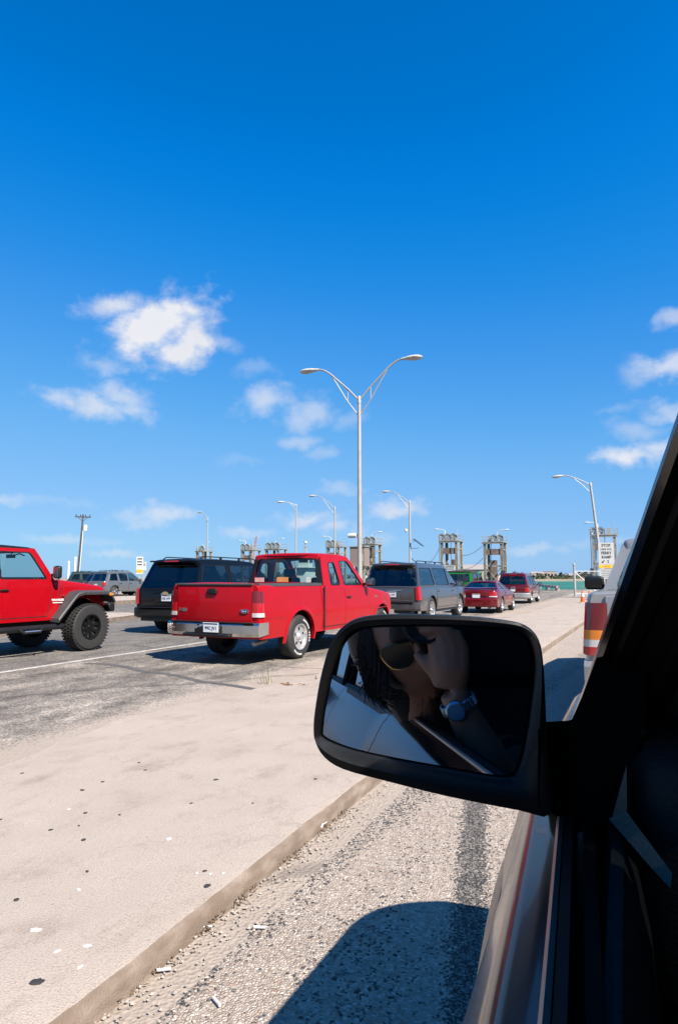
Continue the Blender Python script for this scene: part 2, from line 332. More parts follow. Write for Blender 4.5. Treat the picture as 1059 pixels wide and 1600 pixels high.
def g_conc(t, p, N, L, P):
    a = N('ShaderNodeTexNoise', i_Scale=1.3, i_Detail=8, i_Roughness=.6); L(P, a.inputs['Vector'])
    f = N('ShaderNodeTexNoise', i_Scale=140.0, i_Detail=3); L(P, f.inputs['Vector'])
    v = N('ShaderNodeTexVoronoi', i_Scale=26.0); L(P, v.inputs['Vector']); vs = N('ShaderNodeSeparateColor'); L(v.outputs['Color'], vs.inputs[0])
    c = ramp(N, L, a.outputs['Fac'], [(.28, (.37, .305, .25)), (.42, (.44, .366, .305)), (.6, (.468, .392, .328)), (.75, (.50, .42, .355))])
    sp = N('ShaderNodeSeparateXYZ'); L(P, sp.inputs[0]); jn = None
    for yy in (8.72, 16.6, 24.5, 32):
        k = math_(N, L, 'LESS_THAN', math_(N, L, 'ABSOLUTE', math_(N, L, 'ADD', math_(N, L, 'SUBTRACT', sp.outputs['Y'], yy), math_(N, L, 'MULTIPLY', a.outputs['Fac'], .05))), .012); jn = k if jn is None else math_(N, L, 'MAXIMUM', jn, k)
    c = mixrgb(N, L, math_(N, L, 'MULTIPLY', jn, .75), c, (.10, .08, .065))
    hc = N('ShaderNodeTexVoronoi', feature='DISTANCE_TO_EDGE', i_Scale=.42); wv = N('ShaderNodeTexNoise', i_Scale=2.6, i_Detail=7, i_Roughness=.7); L(P, wv.inputs['Vector'])
    av = N('ShaderNodeVectorMath', operation='MULTIPLY_ADD'); L(wv.outputs['Color'], av.inputs[0]); av.inputs[1].default_value = (.7, .7, 0); L(P, av.inputs[2]); L(av.outputs[0], hc.inputs['Vector'])
    hk = N('ShaderNodeMapRange'); hk.inputs['From Min'].default_value = .0006; hk.inputs['From Max'].default_value = .0022; hk.inputs['To Min'].default_value = .35; hk.inputs['To Max'].default_value = 0; L(hc.outputs['Distance'], hk.inputs[0])
    c = mixrgb(N, L, hk.outputs[0], c, (.17, .14, .115))
    sm = N('ShaderNodeTexNoise', i_Scale=3.4, i_Detail=9, i_Roughness=.72); L(stretch(N, L, P, (1, .6, 1), (3, 7, 0)), sm.inputs['Vector'])
    c = mixrgb(N, L, ramp(N, L, sm.outputs['Fac'], [(.53, (0, 0, 0)), (.72, (.6, .6, .6))]), c, (.25, .195, .155))
    c = mixrgb(N, L, .5, c, ramp(N, L, f.outputs['Fac'], [(.28, (.55, .54, .53)), (.48, (1, 1, 1)), (.72, (1.28, 1.26, 1.24))]), 'MULTIPLY')
    spot = math_(N, L, 'MULTIPLY', math_(N, L, 'LESS_THAN', v.outputs['Distance'], .10), math_(N, L, 'GREATER_THAN', vs.outputs[0], .72))
    c = mixrgb(N, L, math_(N, L, 'MULTIPLY', spot, .6), c, (.16, .14, .12))
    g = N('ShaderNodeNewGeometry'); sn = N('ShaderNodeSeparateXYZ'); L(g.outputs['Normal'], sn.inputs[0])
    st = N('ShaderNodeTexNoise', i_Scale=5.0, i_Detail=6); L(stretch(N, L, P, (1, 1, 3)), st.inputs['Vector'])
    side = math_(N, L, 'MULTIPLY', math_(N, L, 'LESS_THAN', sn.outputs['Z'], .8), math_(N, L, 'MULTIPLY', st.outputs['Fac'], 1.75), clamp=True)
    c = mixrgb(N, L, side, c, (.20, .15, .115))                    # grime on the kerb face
    L(c, p.inputs['Base Color'])
    b = N('ShaderNodeBump', i_Strength=.6, i_Distance=.007); L(f.outputs['Fac'], b.inputs['Height']); L(b.outputs[0], p.inputs['Normal'])
def g_water(t, p, N, L, P):
    w = N('ShaderNodeTexNoise', i_Scale=.5, i_Detail=6, i_Roughness=.7); L(stretch(N, L, P, (.5, 1.2, 1)), w.inputs['Vector'])
    a = N('ShaderNodeTexNoise', i_Scale=.03, i_Detail=5); L(stretch(N, L, P, (.25, 1.0, 1)), a.inputs['Vector'])
    c = ramp(N, L, a.outputs['Fac'], [(.3, (.02, .14, .105)), (.7, (.05, .22, .165))])
    fm = N('ShaderNodeTexNoise', i_Scale=.11, i_Detail=7, i_Roughness=.75); L(stretch(N, L, P, (.3, 1.6, 1)), fm.inputs['Vector'])
    c = mixrgb(N, L, ramp(N, L, fm.outputs['Fac'], [(.60, (0, 0, 0)), (.68, (1, 1, 1))]), c, (.6, .65, .65)); L(c, p.inputs['Base Color'])
    p.inputs['Roughness'].default_value = .6; p.inputs['Specular IOR Level'].default_value = .12
    b = N('ShaderNodeBump', i_Strength=1.0, i_Distance=.5); L(w.outputs['Fac'], b.inputs['Height']); L(b.outputs[0], p.inputs['Normal'])
M_ASPH = ground_mat('worn_asphalt', g_asphalt); M_CHIP = ground_mat('chipseal_road', g_chip); M_CONC = ground_mat('concrete', g_conc); M_WATER = ground_mat('sea_water', g_water)
def grid_sheet(name, x0, x1, y0, y1, z, m):
    b = MB(); b.add([(x0, y0, z), (x1, y0, z), (x1, y1, z), (x0, y1, z)], [(0, 1, 2, 3)]); return tag(b.build(name, m, None, 0), kind='structure')
b = MB(); SHORE = 92
b.add([(-1500, -1500, -.006), (1500, -1500, -.006), (1500, SHORE, -.006), (-1500, SHORE, -.006), (-1500, SHORE, -3), (1500, SHORE, -3)], [(0, 1, 2, 3), (3, 2, 5, 4)])
tag(b.build('ground', M_ASPH, None, 0), kind='structure')
grid_sheet('water', -3000, 3000, SHORE, 4000, -1.0, M_WATER)
b = MB(); b.add([(-1.62, -30, 0), (4, -30, 0), (4, 30, 0), (-1.25, 30, 0), (-1.25, 22, 0)], [(0, 1, 2, 3, 4)]); tag(b.build('road', M_CHIP, None, 0), kind='structure')
# island between the two lanes: kerb on our side, running out flush on the other
def island():
    rows = [(-12, -4.6, -1.60), (-4, -4.4, -1.59), (1.6, -4.25, -1.57), (3.4, -4.25, -1.595), (5.1, -4.62, -1.59), (7.4, -4.25, -1.56), (7.9, -3.95, -1.55), (8.7, -4.18, -1.54), (14.5, -4.1, -1.43), (21.3, -3.95, -1.22), (28, -3.7, -1.2), (36.6, -3.5, -1.6), (38.6, -3.0, -2.0), (39.2, -2.5, -2.3)]
    out = []
    for (r0, r1) in zip(rows, rows[1:]):
        n = max(2, int((r1[0] - r0[0]) / .045)) if r1[0] < 12 and r0[0] > -5 else 3
        for k in range(n):
            t = k / n; y = lerp(r0[0], r1[0], t); out.append((y, lerp(r0[1], r1[1], t) + .07 * mnoise.noise((y * 2.3, 1, 0)) + .04 * mnoise.noise((y * 7, 4, 0)), lerp(r0[2], r1[2], t)))
    out.append(rows[-1])
    rings = []
    for (y, l, r) in out:
        j = .008 * mnoise.noise((y * 3, 9, 0)) + .006 * mnoise.noise((y * 14, 2, 0)) - .02 * max(0, mnoise.noise((y * 5.5, 6, 0)) - .45); w = r - l; h = .085
        rings.append([(l, y, -.02), (l + .03, y, .008), (l + w * .3, y, .032), (l + w * .6, y, .058), (r - .35, y, h - .006), (r - .06 + j, y, h), (r - .018 + j, y, h - .004), (r - .004 + j, y, h - .018), (r + .006 + j, y, .03), (r + .012, y, -.02)])
    return MB().loft(rings)
tag(island().build('pavement', M_CONC, None, 30), kind='structure')
def kerbed(pts, h, name='pavement'):
    P = rpoly(pts, .6); top = MB(); top.prism([(x, y, h) for x, y in P], (0, 0, -h - .02)); return tag(top.build(name, M_CONC, None, 25), kind='structure')
cp_ = [G(*p) for p in ((134, 1036), (165, 1037), (195, 1041), (226, 1049), (258, 1052), (285, 1057), (312, 1064), (345, 1068), (372, 1072), (396, 1076))]; b = MB(); rr_ = []
for i, p in enumerate(cp_):
    w_ = .035 + .03 * abs(mnoise.noise((i * 1.7, 3, 0))); rr_.append([Vector((p.x, p.y - w_ * 1.6, -.0025)), Vector((p.x, p.y + w_ * 1.6, -.0025))])
b.loft(rr_); tag(b.build('crack_seal', mat('tar_seal', (.10, .092, .088), .85, var=.3, vscale=12), None, 0), kind='structure')
kerbed([(-17.5, 2), (-14.1, 2), (-13.75, 10.9), (-15.2, 16.2), (-15.9, 18.6), (-17.6, 18.8)], .14)
kerbed([(-34, -10), (-23.6, 6), (-25.8, 30), (-27.5, 45), (-60, 60), (-90, 30)], .2, 'parking_lot')
grid_sheet('lane_marking', -8.58, -8.44, -6, 36, -.002, mat('worn_line', (.46, .43, .39), .85, var=.35, vscale=9, bump=.3))
kerbed([(-1.0, 44), (3.5, 44), (4.0, 60), (-2.4, 60), (-2.6, 47)], .03)

# ------------------------------------------------------------------ vehicles
class Car:
    """Body of a vehicle in its own frame: y from rear bumper to nose, x to the right, z up."""
    def __init__(s, root, L, W, axles, tr, arch, sill, top, plan, sec, edge=.06, bed=None, crown=.03):
        s.root = root; s.L = L; s.W = W; s.ax = axles; s.tr = tr; s.arch = arch; s.sill = sill; s.top = top; s.plan = plan; s.sec = sec; s.edge = edge; s.bed = bed; s.crown = crown
    def zbot(s, y):
        z = pw(s.sill, y) if isinstance(s.sill, list) else s.sill
        for a in s.ax:
            d = abs(y - a)
            if d < s.arch: z = max(z, s.tr + math.sqrt(s.arch ** 2 - d * d))
        return z
    def X(s, y, z): return s.W / 2 * pw(s.plan, y) * pw(s.sec, z)
    def body(s, m, name='body'):
        ys = {0, s.L}; n = int(s.L / .1)
        ys |= {s.L * k / n for k in range(n + 1)} | {k[0] for k in s.plan if 0 <= k[0] <= s.L} | {k[0] for k in s.top if 0 <= k[0] <= s.L}
        for a in s.ax: ys |= {a + s.arch * math.cos(R(t)) * .9999 for t in range(0, 181, 9)} | {a - s.arch - .002, a + s.arch + .002}
        if s.bed: ys |= {s.bed[0] - .001, s.bed[0] + .001, s.bed[1] - .001, s.bed[1] + .001}
        rings = []
        for y in sorted(k for k in ys if 0 <= k <= s.L):
            zb = s.zbot(y); zt = pw(s.top, y); r = min(s.edge, (zt - zb) * .4); h = []
            h.append((s.X(y, zb) - .045, zb))
            for k in range(7): z = zb + (zt - r - zb) * k / 6; h.append((s.X(y, z), z))
            xe = s.X(y, zt - r)
            for a in (30, 60, 90): h.append((xe - r * (1 - math.cos(R(a))), zt - r + r * math.sin(R(a))))
            xt = xe - r
            if s.bed and s.bed[0] < y < s.bed[1]: h += [(xt - .04, zt), (xt - .05, zt - .48), (xt * .4, zt - .48), (0, zt - .48)]
            else: h += [(xt * f, zt + s.crown * (1 - f * f)) for f in (.75, .5, .25, 0)]
            rings.append([Vector((x, y, z)) for x, z in h] + [Vector((-x, y, z)) for x, z in reversed(h[:-1])])
        b = MB(); b.loft(rings, False, True); s.m = m; return b.build(name, m, s.root, 38)
    def under(s):
        b = MB(); zs = (pw(s.sill, s.L / 2) if isinstance(s.sill, list) else s.sill); zt = min(k[1] for k in s.top)
        y0, y1 = .25, s.L - .3
        b.box((0, (y0 + y1) / 2, (zs + zt) / 2 - .04), (s.W - .46, y1 - y0, zt - zs - .06)); return b.build('underbody', DRK, s.root)
    def strip(s, pts, w, m, name, out=.004, side=1, parent=None):
        """narrow ribbon along the body side through (y,z) points"""
        b = MB(); P = []
        for p, q in zip(pts, pts[1:]):
            n = max(1, int((Vector(q) - Vector(p)).length / .08)); P += [(lerp(p[0], q[0], k / n), lerp(p[1], q[1], k / n)) for k in range(n)]
        P.append(pts[-1]); rings = []
        for i, p in enumerate(P):
            d = (Vector(P[min(i + 1, len(P) - 1)]) - Vector(P[max(i - 1, 0)])).normalized(); nv = Vector((-d.y, d.x)) * w / 2
            a = Vector(p) + nv; c = Vector(p) - nv
            rings.append([Vector((side * (s.X(*a) - .01), a.x, a.y)), Vector((side * (s.X(*a) + out), a.x, a.y)), Vector((side * (s.X(*c) + out), c.x, c.y)), Vector((side * (s.X(*c) - .01), c.x, c.y))])
        b.loft(rings, True, True); return b.build(name, m, parent or s.root)
    def door(s, ya0, ya1, yb0, yb1, z0, z1, m, side=1, seam=True, handle=None, hm=None):
        """door skin standing 5 mm proud of the body, rear edge ya0 (bottom)-ya1 (top), front edge yb0-yb1, with a dark seam round it"""
        rings = []
        for k in range(9):
            z = lerp(z0, z1, k / 8); a = lerp(ya0, ya1, k / 8); c = lerp(yb0, yb1, k / 8)
            row = [Vector((side * (s.X(a, z) - .012), a, z))]
            row += [Vector((side * (s.X(lerp(a, c, t / 8), z) + .005), lerp(a, c, t / 8), z)) for t in range(9)]
            row.append(Vector((side * (s.X(c, z) - .012), c, z))); rings.append(row)
        b = MB(); b.loft(rings); d = b.build('door', m, s.root)
        if seam: s.strip([(ya1, z1), (ya0, z0), (yb0, z0), (yb1, z1)], .03, DRK, 'door_seam', .003, side, d)
        if handle:
            y, z = handle; h = MB(); h.rbox((side * (s.X(y, z) + .02), y, z), (.03, .16, .035), .012); h.build('handle', hm or BLK, d)
        return d
    def lips(s, m):
        for a in s.ax:
            for sd in (1, -1):
                rings = []
                for k in range(25):
                    th = R(-8 + 196 * k / 24); P_ = lambda rad, o: Vector((sd * (s.X(a + rad * math.cos(th), s.tr + rad * math.sin(th)) + o), a + rad * math.cos(th), s.tr + rad * math.sin(th)))
                    rings.append([P_(s.arch - .004, -.05), P_(s.arch - .006, .012), P_(s.arch + .012, .017), P_(s.arch + .05, .008), P_(s.arch + .075, -.004)])
                b = MB(); b.loft(rings, False, True); b.build('arch_lip', m, s.root, 50)
    def wheels(s, style, m_rim, width=.24, r_rim=None, tread=False, inset=.03, letters=False, rimd=.012):
        rr = r_rim or s.tr * .62
        for a in s.ax:
            for sd in (1, -1):
                xo = sd * (s.W / 2 - inset); R0 = s.tr; w = width
                prof = [(rr, -.02), (rr + .012, -.004), (rr + (R0 - rr) * .45, .006), (R0 - .035, -.004), (R0 - .008, -.028), (R0, -.05), (R0, -w + .05), (R0 - .02, -w + .01), (rr + .03, -w)]
                b = MB(); b.lathe([(r, h * sd) for r, h in prof], 40, 'X', (xo, a, s.tr))
                if tread:
                    for k in range(44):
                        for j in range(4):
                            th = 2 * math.pi * (k + .5 * (j % 2)) / 44; mm = Matrix.Rotation(th, 3, 'X')
                            b.box(Vector((xo - sd * (.04 + j * (w - .08) / 3), a, s.tr)) + mm @ Vector((0, 0, R0 + .003)), (w * .19, .034, .018), mm)
                wh = b.build('wheel', RUB, s.root, 30)
                d = MB(); d.lathe([(0, -.085 * sd), (rr * 1.0, -.085 * sd)], 24, 'X', (xo, a, s.tr)); d.build('rim_recess_shade', mat('recess_dark', (.02, .019, .018), .7), wh)  # dark disc: shade behind the rim openings put into its colour
                rim = MB(); rim.lathe([(rr, -.09 * sd), (rr * .97, rimd * -.3 * sd), (rr * 1.0, .004 * sd), (rr * .93, .002 * sd), (rr * .88, -.03 * sd), (rr * .86, -.06 * sd)], 40, 'X', (xo, a, s.tr))
                hub = [(0, .012), (rr * .14, .010), (rr * .18, 0), (rr * .22, -.02), (rr * .22, -.06)]
                rim.lathe([(r, (h - rimd) * sd) for r, h in hub], 24, 'X', (xo, a, s.tr))
                kind, n = style
                if kind == 'spoke':
                    for k in range(n):
                        mm = Matrix.Rotation(2 * math.pi * k / n + .3, 3, 'X')
                        vs = []
                        for (rad, hw, dep, th) in ((rr * .12, rr * .13, -.004 - rimd, .03), (rr * .55, rr * .11, -.012 - rimd, .03), (rr * .93, rr * .15, -.008 - rimd * .6, .03)):
                            vs.append([Vector((sd * dep, -hw, rad)), Vector((sd * dep, hw, rad)), Vector((sd * (dep - th), hw * 1.1, rad)), Vector((sd * (dep - th), -hw * 1.1, rad))])
                        rim.loft([[mm @ v + Vector((xo, a, s.tr)) for v in ring] for ring in vs], True, True)
                else:
                    C = lambda cx, cy, r, k_: [(cx + r * math.cos(2 * math.pi * i / k_), cy + r * math.sin(2 * math.pi * i / k_)) for i in range(k_)]
                    loops = [C(0, 0, rr * .93, 40)] + [C(rr * .60 * math.cos(2 * math.pi * k / n + .3), rr * .60 * math.sin(2 * math.pi * k / n + .3), rr * .145, 12) for k in range(n)]
                    rim.plate(loops, lambda u, v: Vector((xo + sd * (-.035 + .03 * max(0, 1 - math.hypot(u, v) / (rr * .55))), a + u, s.tr + v)), (-.012 * sd, 0, 0))
                    rim.lathe([(0, .055 * sd - .03 * sd), (rr * .24, .022 * sd), (rr * .27, 0), (rr * .36, -.02 * sd), (rr * .38, -.04 * sd)], 24, 'X', (xo, a, s.tr))
                rim.build('rim', m_rim, wh, 30)
                if letters:
                    for arc in (range(2, 8), range(9, 13), range(20, 26)):
                        lt = MB()
                        for k in arc:
                            th = -k * .155; mm = Matrix.Rotation(th, 3, 'X')
                            lt.box(Vector((xo + sd * .004, a, s.tr)) + mm @ Vector((0, 0, rr + (R0 - rr) * .48)), (.004, .028, .030), mm)
                        lt.build('raised_lettering', WHITE, wh)
    def hoop(s, y, dz=0): pass
    def greenhouse(s, m, side, zr, wr, windows, rear=None, front=None, gl=PRIV, rgl=None, fgl=None, roof_m=None, inset=.03, rail=None, roofcrown=.05, frontinset=None):
        """side: (y,z) outline [rear base, rear top, front top, front base]; wr: half width at roof"""
        zb = lambda y: pw(s.top, y) - .02
        def GX(y, z):
            b0 = zb(y); t = max(0, min(1, (z - b0) / (zr - b0))); return lerp(s.X(y, b0 - s.edge) - inset, wr, t ** 1.15)
        s.GX = GX
        for sd in (1, -1):
            out = rpoly(side, [.02, .10, .12, .02]) if len(side) == 4 else side
            b = MB(); b.plate([out] + [w for w in windows], lambda y, z: Vector((sd * GX(y, z), y, z)), (-sd * .05, 0, 0)); b.build('side_frame', m, s.root, 30)
            for w in windows:
                g = MB(); g.sheet(w, lambda y, z: Vector((sd * (GX(y, z) - .012), y, z))); g.build('window', gl, s.root, 0)
                c = (sum(p[0] for p in w) / len(w), sum(p[1] for p in w) / len(w))
                sl = MB(); big = [((p[0] - c[0]) * 1.0 + c[0], (p[1] - c[1]) * 1.0 + c[1]) for p in w]
                inn = [(c[0] + (p[0] - c[0]) * (1 - .03 / max(.1, abs(p[0] - c[0]) + .05)), c[1] + (p[1] - c[1]) * (1 - .02 / max(.08, abs(p[1] - c[1]) + .05))) for p in w]
                sl.plate([big, inn], lambda y, z: Vector((sd * (GX(y, z) + .003), y, z)), (-sd * .02, 0, 0)); sl.build('window_seal', BLK, s.root, 0)
        def end(i0, i1, hole, glm, nm, sgn, fr=True):
            (yb_, zb_), (yt, zt) = side[i0], side[i1]
            def mp(u, v):
                y = lerp(yb_, yt, v); z = lerp(zb_, zt, v); x = GX(y, z) - .004
                return Vector((x * u, y + sgn * .05 * (1 - u * u), z))
            th = lambda u, v: Vector((0, -sgn * .04, 0))
            o = rpoly([(-1, 0), (1, 0), (1, 1), (-1, 1)], .02); N = []
            for (p, q) in zip(o, o[1:] + o[:1]):
                k = max(1, int(abs(p[0] - q[0]) / .25)); N += [(lerp(p[0], q[0], t / k), lerp(p[1], q[1], t / k)) for t in range(k)]
            Hh = []
            for (p, q) in zip(hole, hole[1:] + hole[:1]):
                k = max(1, int(abs(p[0] - q[0]) / .25)); Hh += [(lerp(p[0], q[0], t / k), lerp(p[1], q[1], t / k)) for t in range(k)]
            b = MB(); b.plate([N, Hh], mp, th); b.build(nm + '_frame', m, s.root, 25)
            g = MB(); us = [k / 8 * 2 - 1 for k in range(9)]
            u0 = min(p[0] for p in Hh) ; u1 = max(p[0] for p in Hh); cu = 0; 
            g.sheet(Hh, lambda u, v: mp(u, v) - Vector((0, sgn * .012, 0))); g.build(nm, glm, s.root, 40)
            return mp
        if rear: s.rmp = end(0, 1, rear, rgl or gl, 'rear_window', -1)
        if front: s.fmp = end(3, 2, front, fgl or CLEAR, 'windshield', 1)
        y0, y1 = side[1][0], side[2][0]; rings = []
        for (t, dz, k) in ((0, -.045, .95), (.012, -.012, .975), (.04, 0, 1), (.25, .014, 1), (.5, .018, 1), (.75, .012, 1), (.93, -.006, 1), (.985, -.022, .97), (1, -.05, .94)):
            y = lerp(y0 - .035, y1 + .035, t); rings.append([Vector((wr * k * 1.006 * math.sin(a * math.pi / 2), y, zr + dz + roofcrown * math.cos(a * math.pi / 2) ** .7 - .02)) for a in (-1, -.93, -.8, -.6, -.3, 0, .3, .6, .8, .93, 1)])
        lo = [[v + Vector((0, 0, -.05)) for v in r] for r in rings]
        b = MB(); b.loft([r + list(reversed(l)) for r, l in zip(rings, lo)], True, True); b.build('roof', roof_m or m, s.root, 40)
        if rail:
            for sd in (1, -1):
                xx = wr - .12; a, c = rail; b = MB(); zz = zr + .03
                b.tube([(sd * xx, a, zz), (sd * xx, a + .12, zz + .055), (sd * xx, c - .2, zz + .055), (sd * xx, c, zz)], .016, 6)
                for q in (.33, .66): b.box((sd * xx, lerp(a, c, q), zz + .02), (.03, .08, .06))
                b.build('roof_rail', BLK, s.root)
        f = MB(); yy0, yy1 = side[0][0] + .06, side[3][0] - .08; zc = pw(s.top, (yy0 + yy1) / 2) + s.crown + .012
        f.box((0, (yy0 + yy1) / 2, zc), (s.W * .84, yy1 - yy0, .012)); f.build('interior', DRK, s.root)
    def seats(s, rows, z, xs=(-.38, .38), m=SEATM):
        for y in rows:
            for x in xs:
                b = MB(); b.rbox((x, y, z + .18), (.46, .14, .42), .05); se = b.build('seat', m, s.root)
                h = MB(); h.rbox((x, y - .02, z + .48), (.26, .10, .17), .04); h.build('headrest', m, se)
    def bumper(s, y, z0, z1, m, rear=True, dep=.2, w=1.0, name='bumper', wrap=.35):
        sg = -1 if rear else 1; W = s.W / 2 * w; rings = []
        for x in (-1, -.97, -.88, -.7, -.35, 0, .35, .7, .88, .97, 1):
            ax = abs(x); yy = y + sg * (dep * .5 - (.0 if ax < .75 else (ax - .75) / .25 * dep * .45)); yi = y - sg * (wrap if ax > .9 else .05)
            zm = (z0 + z1) / 2; k = .03
            rings.append([Vector((x * W, yi, z0 + k)), Vector((x * W, yy - sg * .03, z0)), Vector((x * W, yy, z0 + .05)), Vector((x * W, yy, z1 - .04)), Vector((x * W, yy - sg * .03, z1)), Vector((x * W, yi, z1))])
        b = MB(); b.loft(rings, True, True); return b.build(name, m, s.root, 18)
    def corner_lamp(s, parts, y=-.01, x0=.78, wrap=.12, out=.012, name='taillight'):
        """lamp on both rear corners; parts: list of (z0,z1,material,name)"""
        for sd in (1, -1):
            par = None
            for (z0, z1, m, nm) in parts:
                rings = []
                for t in range(5):
                    z = lerp(z0, z1, t / 4); xe = s.X(.14, z) + out; yo = y
                    rings.append([Vector((sd * p[0], p[1], z)) for p in ((s.W / 2 * x0, yo + .03), (s.W / 2 * x0, yo - out), (xe - .07, yo - out), (xe - .022, yo + .01), (xe, yo + .05), (xe, yo + wrap), (xe - .05, yo + wrap))])
                b = MB(); b.loft(rings, True, True); o = b.build(nm, m, par or s.root, 50)
                if par is None: par = o
    def plate_(s, x, y, z, txt=None, rear=True, w=.305, h=.155):
        b = MB(); b.rbox((x, y, z), (w, .008, h), .0035, seg=1); o = b.build('licence_plate', PLATE, s.root)
        st = MB(); st.box((x, y - .0055, z + h * .38), (w * .9, .002, h * .13)); st.build('plate_band', PINK, o)
        if txt: text('plate_number', txt, h * .46, PINK, o, frame((x, y - .0055, z - h * .08), (1, 0, 0), (0, 0, 1)), bold=.002)
        return o
    def mirror(s, y, z, m=BLK, sz=(.2, .12, .17), sides=(1, -1), gm=None):
        for sd in sides:
            x = s.X(y, z - .1) ; b = MB(); b.rbox((sd * (x + .14), y, z), sz, .045); b.tube([(sd * (x - .06), y + .03, z - .06), (sd * (x + .1), y + .01, z - .03)], .03, 6)
            o = b.build('side_mirror', m, s.root); g = MB(); g.rbox((sd * (x + .14), y - sz[1] / 2 - .001, z), (sz[0] - .05, .004, sz[2] - .05), .0018, seg=1); g.build('mirror_glass', gm or CHR, o)

def place(name, local, world, rz, label, cat):
    """thing whose local point stands at the world point"""
    p = Matrix.Rotation(rz, 3, 'Z') @ Vector((local[0], local[1], 0)); return thing(name, (world.x - p.x, world.y - p.y, 0), rz, label, cat)
def win(pts, r=.06): return rpoly(pts, r)
SEC = [(.2, .93), (.45, .985), (.75, 1.0), (.95, .985), (1.2, .965), (1.4, .95)]
DK = R(-2.0)
RED = paint('bright_red', (.40, .003, .009), spec=.08, coat=.35)

def red_pickup():
    t = place('pickup_truck', (.915, 1.25), G(470, 1029), R(-3.6), 'bright red extended cab pickup with a chrome rear bumper and closed tailgate', 'pickup')
    c = Car(t, 5.55, 1.86, (1.25, 4.75), .375, .47, .42, [(0, 1.27), (.03, 1.29), (2.02, 1.29), (2.06, 1.25), (3.9, 1.24), (4.2, 1.19), (5.2, 1.08), (5.45, 1.0), (5.55, .9)],
            [(0, .965), (.04, .985), (.1, 1), (4.7, 1), (5.3, .95), (5.48, .88), (5.55, .80)], SEC, .05, bed=(.10, 1.98))
    c.body(RED); c.under()
    side = [(2.14, 1.24), (2.22, 1.83), (3.35, 1.83), (4.05, 1.22)]
    w1 = win([(2.42, 1.25), (2.44, 1.70), (2.72, 1.72), (2.84, 1.25)], .09); w2 = win([(2.98, 1.25), (2.92, 1.74), (3.30, 1.75), (3.84, 1.25)], .08)
    c.greenhouse(RED, side, 1.85, .74, [w1, w2], rear=rpoly([(-.93, .07), (.93, .07), (.91, .93), (-.91, .93)], .12), front=rpoly([(-.9, .08), (.9, .08), (.88, .92), (-.88, .92)], .08), gl=TEAL, rgl=TEAL, fgl=CLEAR)
    # black rubber surround of the rear window
    b = MB(); o = rpoly([(-1.0, .0), (1.0, .0), (.985, 1.0), (-.985, 1.0)], .14); i = rpoly([(-.87, .12), (.87, .12), (.84, .89), (-.84, .89)], .12)
    def dens_(l):
        r = []
        for p, q in zip(l, l[1:] + l[:1]):
            k = max(1, int(abs(p[0] - q[0]) / .2)); r += [(lerp(p[0], q[0], t / k), lerp(p[1], q[1], t / k)) for t in range(k)]
        return r
    b.plate([dens_(o), dens_(i)], lambda u, v: c.rmp(u, v) + Vector((0, -.012, 0)), (0, .009, 0)); b.build('window_surround', BLK, t)
    c.seats((2.95,), 1.02); b = MB(); b.rbox((0, 2.45, 1.22), (1.3, .12, .16), .04); b.build('rear_bench', SEATM, t)
    b = MB(); b.rbox((0, 2.23, 1.865), (.36, .05, .035), .012); b.build('brake_light', REDL, t)
    for (x, z, w, h, m_) in ((-.02, 1.36, .26, .10, mat('orange_sticker', (.75, .32, .10), .6)), (-.56, 1.36, .22, .085, mat('pale_pink_sticker', (.75, .42, .38), .6)), (.56, 1.36, .075, .10, WHITE)):
        b = MB(); b.box((x, 2.10, z), (w, .004, h)); b.build('window_sticker', m_, t)
    # tailgate, rail caps
    b = MB(); b.rbox((0, -.004, .955), (1.54, .03, .62), .012); tg = b.build('tailgate', RED, t)
    b = MB(); b.rbox((0, .0, 1.285), (1.56, .07, .035), .012); b.build('rail_cap', TRIM, tg)
    b = MB(); b.rbox((-.02, -.035, 1.17), (.20, .04, .10), .025); b.build('tailgate_handle', BLK, tg)
    ov = MB(); ov.loft([[Vector((.63 + .085 * k * math.cos(a * math.pi / 12), y, .86 + .036 * k * math.sin(a * math.pi / 12))) for a in range(24)] for (k, y) in ((1.0, -.02), (1.0, -.034), (.9, -.038))], True, True); ov.build('oval_badge', CHR, tg)
    ov = MB(); ov.loft([[Vector((.63 + .074 * k * math.cos(a * math.pi / 12), y, .86 + .028 * k * math.sin(a * math.pi / 12))) for a in range(24)] for (k, y) in ((1.0, -.03), (1.0, -.0395), (.9, -.041))], True, True); ov.build('badge_face', mat('badge_blue', (.01, .03, .16), .2, coat=1), tg)
    text('badge_lettering', 'Ford', .045, WHITE, tg, frame((.63, -.042, .86), (1, 0, 0), (.2, 0, 1)))
    text('model_badge', 'F-150', .075, CHR, tg, frame((-.64, -.024, .86), (1, 0, 0), (0, 0, 1)), bold=.004, ext=.004)
    for sd in (1, -1):
        b = MB(); b.loft([[Vector((sd * (c.X(y, 1.24) + .004), y, 1.255)), Vector((sd * (c.X(y, 1.24) - .01), y, 1.302)), Vector((sd * (c.X(y, 1.24) - .1), y, 1.306)), Vector((sd * (c.X(y, 1.24) - .11), y, 1.25))] for y in (.02, .5, 1, 1.5, 2.03)], True, True); b.build('bed_rail_cap', TRIM, t)
        b = MB(); b.box((sd * .938, 2.06, .85), (.02, .03, .8)); b.build('cab_gap', DRK, t)
        c.strip([(.15, .74), (.72, .74)], .012, mat('crease', (.30, .006, .01), .4), 'body_crease', .002, sd); c.strip([(1.78, .74), (5.15, .76)], .014, MATS['crease'], 'body_crease', .002, sd)
        b = MB(); b.box((sd * (c.X(4.55, 1.0) + .002), 4.4, 1.0), (.01, .16, .03)); b.build('fender_badge', CHR, t)
        c.door(2.10, 2.10, 2.92, 2.95, .50, 1.205, RED, sd); c.door(2.93, 2.96, 4.12, 4.05, .50, 1.205, RED, sd, handle=(3.10, 1.02))
